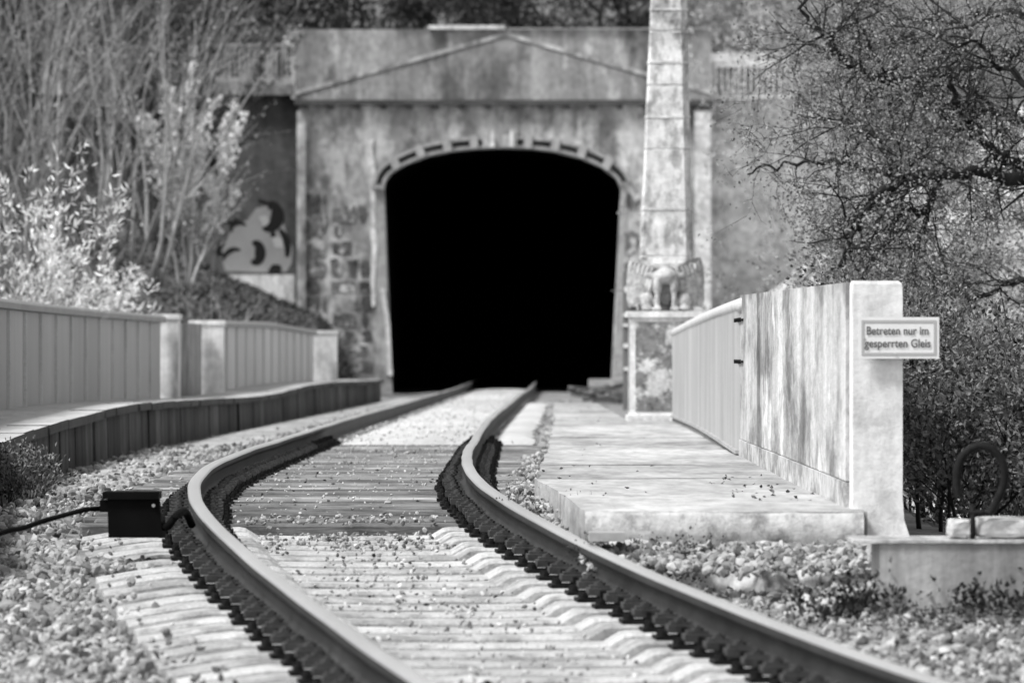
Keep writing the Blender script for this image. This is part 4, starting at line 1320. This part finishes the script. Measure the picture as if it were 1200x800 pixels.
# ------------------------------------------------------------------ vegetation
def grow(V, F, tips, p, dr, L, r, lvl, rnd, bend=.25, up=.1, kids=(3, 5), ang=.6, shrink=.55, n=4, segs=5, droop=0):
    pts_, rad = [p.copy()], [r]
    q = p.copy(); a = dr.normalized()
    for i in range(segs):
        a = (a + Vector((rnd.gauss(0, bend), rnd.gauss(0, bend), rnd.gauss(0, bend) + up - droop)) * .45).normalized()
        q = q + a * (L / segs)
        pts_.append(q.copy()); rad.append(r * (1 - .82 * (i + 1) / segs))
    tube_into(V, F, pts_, rad, n)
    if lvl <= 0:
        for k in range(1, segs + 1): tips.append((pts_[k], (pts_[k] - pts_[k - 1]).normalized()))
        return
    for k in range(rnd.randint(*kids)):
        f_ = rnd.uniform(.25, .95)
        i = min(int(f_ * segs), segs - 1)
        base = pts_[i].lerp(pts_[i + 1], f_ * segs - i)
        ax = (pts_[i + 1] - pts_[i]).normalized()
        sdv = ax.cross(Vector((rnd.gauss(0, 1), rnd.gauss(0, 1), rnd.gauss(0, 1)))).normalized()
        nd = (ax * math.cos(ang) + sdv * math.sin(ang)).normalized()
        grow(V, F, tips, base, nd, L * shrink * rnd.uniform(.6, 1.15), max(rad[i] * .62, .0025), lvl - 1, rnd, bend, up, kids, ang, shrink, max(3, n - 1), max(3, segs - 1), droop)
    tips.append((pts_[-1], a))

def shrub(name, label, base, height, stems, spread, r0, bark, leaf, leaves, ll, lw, seed, group=None, lvl=2, kids=(3, 5), up=.12, cat='shrub', jit=.6, ang=.5, lean=Vector((0, 0, 0)), per=1):
    rnd = random.Random(seed)
    t = thing(name, label, cat, base, group)
    V, F, tips = [], [], []
    for k in range(stems):
        an = rnd.uniform(0, 6.283); sp = spread * rnd.uniform(.2, 1)
        dr = Vector((math.cos(an) * sp, math.sin(an) * sp, 1)) + lean
        p = Vector(base) + Vector((math.cos(an), math.sin(an), 0)) * rnd.uniform(0, .25)
        grow(V, F, tips, p, dr, height * rnd.uniform(.65, 1.05), r0 * rnd.uniform(.6, 1.1), lvl, rnd, .18, up, kids, ang, .5, 5, 7)
    build_data('stems', V, F, bark, t, True)
    if leaves:
        pts_, ds = [], []
        for _ in range(leaves):
            p, dv = rnd.choice(tips)
            for q in range(per):
                pts_.append(p + Vector((rnd.gauss(0, .04), rnd.gauss(0, .04), rnd.gauss(0, .04)))); ds.append(dv)
        V, F = leaf_quads(pts_, ds, ll, lw, rnd, jit=jit)
        build_data('leaves', V, F, leaf, t)
    return t

def at(px, d, dz=0):
    x = (px - 600) * d / FPX
    return Vector((x, d, ground_z(x, d) + dz))
# tall bare shrubs on the left bank
rv = random.Random(77)
bare = [(20, 118, 5.6), (70, 128, 5.9), (110, 140, 6.2), (150, 136, 5.6), (175, 132, 6.1), (186, 150, 6.0), (60, 150, 5.5), (130, 158, 5.0), (5, 140, 5.5), (95, 112, 4.6), (40, 165, 5.0), (215, 136, 2.6)]
for k, (px, d, hgt) in enumerate(bare):
    shrub('bare_shrub', 'tall bare many-stemmed shrub on the left bank', at(px, d), hgt, rv.randint(4, 6), .38, .036, 'bark_pale' if k % 3 else 'bark_twig', 'leaf_mid', 260, .09, .05, 100 + k, 'bare shrubs on the left bank', lvl=2, kids=(4, 5), ang=.62, up=.06)
# pale-leaved bushes
shrub('pale_leaved_bush', 'pale-leaved bush with narrow bright leaves behind the left parapet at the picture edge', at(35, 84, -.1), 2.5, 12, .55, .018, 'bark_twig', 'leaf_pale', 780, .10, .024, 301, lvl=1, kids=(4, 7), up=.05, jit=.75, per=4)
shrub('pale_leaved_bush', 'pale-leaved bush with narrow bright leaves halfway along the left parapet', at(88, 97, -.1), 2.0, 11, .42, .016, 'bark_twig', 'leaf_pale', 620, .10, .024, 302, lvl=1, kids=(4, 7), up=.05, jit=.75, per=4)
shrub('pale_leaved_bush', 'taller pale-leaved bush with bright leaves beside the graffiti wall', at(232, 160, 0), 3.3, 8, .14, .02, 'bark_twig', 'leaf_pale', 950, .14, .09, 306, lvl=1, kids=(4, 6), up=.1, jit=.7, per=3, lean=Vector((.03, 0, 0)))
shrub('small_sapling', 'small bare pale sapling behind the pier pair', at(246, 122, 0), 1.5, 4, .3, .02, 'bark_pale', 'leaf_mid', 0, .05, .03, 304, lvl=1)
# dense growth behind the bare shrubs
for k, (px, d, hgt) in enumerate([(-10, 172, 6.0), (35, 176, 6.5), (85, 174, 6.5), (130, 178, 6.0), (175, 176, 6.0), (205, 181, 4.6)]):
    shrub('thicket_bush', 'dense grey leafy bush filling the left bank behind bare shrubs', at(px, d), hgt, 9, .5, .03, 'bark_mid', 'leaf_thicket', 3600, .11, .065, 400 + k, 'leafy bushes at the back of the left bank', lvl=2, kids=(3, 5), per=2)

def leafy_tree(name, label, base, height, crown_r, bark, leaf, leaves, ll, seed, group=None, cat='tree', low=.15):
    rnd = random.Random(seed)
    t = thing(name, label, cat, base, group)
    V, F, tips = [], [], []
    p = Vector(base)
    trunk_pts = [p + Vector((rnd.gauss(0, .08) * k, rnd.gauss(0, .08) * k, height * .8 * k / 6)) for k in range(7)]
    tube_into(V, F, trunk_pts, [height * .022 * (1 - .12 * k) for k in range(7)], 7)
    for k in range(16):
        f_ = low + (1 - low) * k / 16
        i = min(int(f_ * 6), 5)
        b_ = trunk_pts[i].lerp(trunk_pts[i + 1], f_ * 6 - i)
        an = rnd.uniform(0, 6.28)
        grow(V, F, tips, b_, Vector((math.cos(an), math.sin(an), rnd.uniform(.1, .7))), crown_r * rnd.uniform(.7, 1.2) * (1.15 - .6 * f_), height * .009, 2, rnd, .25, .05, (3, 4), .7, .55, 5, 5)
    build_data('trunk', V, F, bark, t, True)
    pts_, ds = [], []
    for _ in range(leaves):
        q, dv = rnd.choice(tips)
        pts_.append(q + Vector((rnd.gauss(0, .12), rnd.gauss(0, .12), rnd.gauss(0, .1)))); ds.append(dv)
    V, F = leaf_quads(pts_, ds, ll, ll * .55, rnd, jit=.8)
    build_data('crown', V, F, leaf, t)
    return t
# dark evergreen bushes on the hill above the portal
DARK = {275: 'dark evergreen bush behind the middle of the left railing', 330: 'dark evergreen bush behind the portal end of the left railing',
        410: 'dark evergreen bush above the left end of the portal parapet', 490: 'dark evergreen bush above the left end of the white coping slab',
        560: 'dark evergreen bush directly above the white coping slab of the portal', 630: 'dark evergreen bush just right of the portal gable peak',
        700: 'dark evergreen bush above the portal beside the stone column'}
LIGHT = {745: 'lighter grey bush just left of the stone column top', 800: 'lighter grey bush behind the stone column top', 870: 'lighter grey bush above the white garden wall'}
for k, px in enumerate((-20, 40, 100, 165, 215, 275, 330, 410, 490, 560, 630, 700)):
    d = (196 + (k * 37 % 11)) if px not in (275, 330) else 191.4
    x = (px - 600) * d / FPX
    leafy_tree('dark_bush', DARK.get(px, 'dark evergreen bush high up behind the bare shrubs'), (x, d, 7.2), 4.2, 1.9, 'bark_mid', 'leaf_dark', 3600, .16, 500 + k, 'dark evergreen bushes above the tunnel', 'bush', .02)
for k, px in enumerate((745, 800, 870, 940, 1010, 1090, 1170)):
    d = 199 + (k * 29 % 9)
    x = (px - 600) * d / FPX
    leafy_tree('grey_bush', LIGHT.get(px, 'lighter grey bush high up behind the gnarled tree'), (x, d, 7.0), 4.6, 1.9, 'bark_twig', 'leaf_light', 2600, .15, 530 + k, 'lighter bushes above the tunnel', 'bush', .02)
# twiggy pale shrubs in front of the right wing wall
for k, (px, d, hgt) in enumerate([(940, 165, 5.4), (985, 158, 6.2), (1045, 162, 6.5), (1110, 158, 6.5), (1170, 164, 6.5), (960, 150, 4.5), (1080, 148, 5.5), (1150, 146, 5.5), (1210, 150, 6)]):
    shrub('twiggy_shrub', 'fine-twigged pale shrub on the bank right of the portal', at(px, d), hgt, 8, .5, .022, 'bark_pale' if px < 1000 else 'bark_twig', 'leaf_bank' if px < 1000 else 'leaf_light', 1500, .08, .05, 600 + k, 'pale twiggy shrubs on the right bank', lvl=2, kids=(4, 6), per=2)

# the big dark-limbed tree on the right: limbs entering the view from a trunk outside it
tt = thing('gnarled_tree', 'old tree with dark gnarled limbs reaching in from the right', 'tree', at(1320, 62, -.2))
V, F, tips = [], [], []
V2, F2 = [], []
rt = random.Random(91)
TD = 62.0
def lp(px, py, d=TD): return P(px, py, d)
trunk = spline([tt.location, tt.location + Vector((.1, 0, 1.5)), lp(1330, 430), lp(1310, 300), lp(1290, 180), lp(1300, 40), lp(1290, -120)], 4)
tube_into(V, F, trunk, [.24 - .16 * i / len(trunk) for i in range(len(trunk))], 9)
limbs = [
 ([(1310, 270, 62), (1250, 225, 61.5), (1200, 210, 61), (1153, 202, 60.5), (1104, 202, 60.2), (1071, 208, 60), (1050, 214, 59.8), (1021, 231, 59.5), (1009, 251, 59.3), (997, 280, 59), (984, 313, 59)], .045),
 ([(1298, 190, 62), (1250, 165, 62.5), (1200, 146, 63), (1170, 132, 63.2), (1145, 128, 63.4), (1124, 132, 63.5), (1104, 115, 63.6), (1080, 108, 64), (1050, 112, 64)], .045),
 ([(1300, 230, 62), (1250, 208, 61.8), (1200, 194, 61.4), (1170, 181, 61.2), (1145, 161, 61), (1133, 140, 60.8), (1120, 110, 60.5), (1112, 80, 60.4)], .04),
 ([(1050, 214, 59.8), (1042, 186, 60), (1028, 161, 60.2), (1005, 150, 60.4), (990, 140, 60.5)], .022),
 ([(1295, 60, 62), (1200, 60, 62.5), (1120, 82, 63), (1060, 90, 63), (1034, 89, 63), (1013, 87, 63), (992, 74, 63), (972, 49, 63), (951, 29, 63), (939, -4, 63)], .04),
 ([(1071, 208, 60), (1030, 198, 60.4), (984, 193, 60.5), (943, 194, 60.8), (902, 196, 61), (877, 202, 61)], .018),
 ([(1104, 202, 60.2), (1092, 235, 60), (1080, 250, 60), (1060, 248, 60), (1046, 260, 60), (1038, 285, 60)], .02),
 ([(1092, 240, 60), (1080, 270, 60.3), (1066, 285, 60.5), (1040, 284, 60.5)], .013),
 ([(1320, 440, 62), (1250, 450, 60), (1200, 463, 58), (1151, 475, 57), (1110, 477, 56), (1077, 469, 56), (1058, 488, 55)], .03),
 ([(1325, 500, 62), (1240, 520, 58), (1170, 500, 56), (1130, 480, 56), (1090, 440, 56)], .024),
 ([(1310, 330, 62), (1240, 320, 62), (1190, 330, 62), (1140, 345, 62), (1100, 330, 62)], .028),
 ([(1290, 0, 62), (1220, 20, 63), (1150, 15, 64), (1100, 30, 64), (1030, 5, 65), (990, -10, 65)], .03),
 ([(1290, 130, 62), (1220, 110, 60), (1180, 80, 60), (1150, 60, 60), (1130, 30, 60)], .028),
 ([(1170, 132, 63), (1130, 100, 63), (1090, 60, 63), (1060, 40, 63), (1030, 50, 63)], .016),
]
for pts_px, r in limbs:
    pts_ = spline([lp(*q) for q in pts_px], 4)
    pts_ = [p + Vector((rt.gauss(0, .02), rt.gauss(0, .03), rt.gauss(0, .02))) for p in pts_]
    n_ = len(pts_)
    tube_into(V, F, pts_, [1.35 * r * (1 - .75 * i / n_) for i in range(n_)], 6)
    for i in range(3, n_):
        for q in range(2):
            if rt.random() < .62 and pts_[i].x > (2.05 if r == .018 else 2.35):
                ax = (pts_[i] - pts_[i - 1]).normalized()
                sv = ax.cross(Vector((rt.gauss(0, 1), rt.gauss(0, 1), rt.gauss(0, 1)))).normalized()
                grow(V2, F2, tips, pts_[i], ax * .6 + sv, rt.uniform(.3, .9), r * .24 + .002, 2, rt, .5, -.02, (3, 5), .8, .6, 4, 5)
build_data('trunk', V, F, 'bark_dark', tt, True)
build_data('twigs', V2, F2, 'bark_dark', tt, True)
pts_, ds = [], []
for _ in range(36000):
    q, dv = rt.choice(tips)
    pts_.append(q + Vector((rt.gauss(0, .05), rt.gauss(0, .1), rt.gauss(0, .05)))); ds.append(dv)
V, F = leaf_quads(pts_, ds, .03, .02, rt, jit=.8)
build_data('crown', V, F, 'leaf_tree', tt)

# scrub below the bridge on the right, behind post, sign and hook
for k, (px, d, ytop, dk) in enumerate([(1085, 46, 420, 1), (1140, 48, 390, 1), (1195, 44, 430, 1), (1245, 50, 380, 1), (1165, 41, 490, 1), (1105, 42, 520, 1), (1075, 52, 350, 1),
        (1110, 70, 320, 0), (1170, 72, 250, 0), (1075, 80, 330, 0), (1225, 74, 200, 0), (1130, 86, 220, 0), (1055, 92, 320, 0), (1190, 95, 130, 0), (1000, 108, 300, 0), (1120, 112, 130, 0), (1205, 114, 60, 0), (1060, 110, 220, 0)]):
    b_ = at(px, d)
    hgt = max(.8, (P(px, ytop, d).z - b_.z) * .95)
    lab = 'dark tangled scrub bush below the parapet behind the steel hook' if dk else 'grey tangled scrub bush in the hollow right of the parapet'
    shrub('scrub_bush', lab, b_, hgt, 6, .6, .014, 'bark_dark' if dk else 'bark_twig', 'leaf_scrub' if dk else 'leaf_light', 1700, .034 if d < 60 else .05, .022 if d < 60 else .032, 700 + k,
          'dark scrub below the parapet' if dk else 'grey scrub in the hollow', lvl=2, kids=(5, 7), per=4, ang=.8)
# small plants
shrub('weed', 'dark bushy weed at the foot of the kerb wall at left edge', Vector((P(4, 0, 47).x, 47, -.25)), .32, 26, .8, .005, 'bark_mid', 'leaf_scrub', 1200, .028, .018, 801, lvl=1, cat='weed', per=2)
shrub('weed', 'low dark weed at the corner of the walkway', Vector((P(748, 0, 34.8).x, 34.8, -.33)), .12, 22, 1.2, .002, 'bark_mid', 'leaf_dark', 700, .016, .012, 802, lvl=1, cat='weed', per=2)
shrub('weed', 'small dry weed at the left edge of the walkway', Vector((P(655, 0, 39.5).x, 39.5, -.2)), .17, 9, .9, .003, 'bark_mid', 'leaf_dark', 90, .016, .01, 803, lvl=1, cat='weed')
shrub('weed', 'dark weed against the left end of the foundation block', Vector((P(1018, 0, 31.9).x, 31.9, -.44)), .11, 20, 1.1, .003, 'bark_mid', 'leaf_dark', 600, .03, .022, 804, lvl=1, cat='weed', per=2)
shrub('weed', 'dark leafy weed in front of the foundation block at right edge', Vector((P(1198, 0, 31.5).x, 31.5, -.47)), .15, 14, .5, .003, 'bark_mid', 'leaf_dark', 500, .034, .026, 805, lvl=1, cat='weed', per=2)
shrub('weed', 'tiny weed before the middle of the foundation block', Vector((P(1085, 0, 31.5).x, 31.5, -.47)), .07, 8, .8, .003, 'bark_mid', 'leaf_dark', 60, .02, .014, 806, lvl=1, cat='weed')

# big dark trunk standing on the upper left slope
tk = thing('dark_tree', 'big dark tree trunk rising behind the bare shrubs at upper left', 'tree', Vector(((190 - 600) * 191.5 / FPX, 191.5, 6.3)))
V, F, tips = [], [], []
b_ = Vector(tk.location)
rq = random.Random(55)
tp_ = spline([b_, b_ + Vector((.1, 0, 2.5)), b_ + Vector((-.05, .1, 5)), b_ + Vector((.3, .1, 8)), b_ + Vector((.2, 0, 12))], 4)
tube_into(V, F, tp_, [.42 - .018 * i for i in range(len(tp_))], 9)
for k in range(9):
    i = rq.randint(6, len(tp_) - 1); an = rq.uniform(0, 6.28)
    grow(V, F, tips, tp_[i], Vector((math.cos(an), math.sin(an) * .4, .6)), rq.uniform(2, 4), .12, 2, rq, .3, .05, (3, 4), .7, .6, 6, 6)
build_data('trunk', V, F, 'bark_dark', tk, True)
pts_, ds = [], []
for _ in range(4000):
    q, dv = rq.choice(tips); pts_.append(q + Vector((rq.gauss(0, .1), rq.gauss(0, .1), rq.gauss(0, .1)))); ds.append(dv)
V, F = leaf_quads(pts_, ds, .12, .07, rq, jit=.8)
build_data('crown', V, F, 'leaf_thicket', tk)
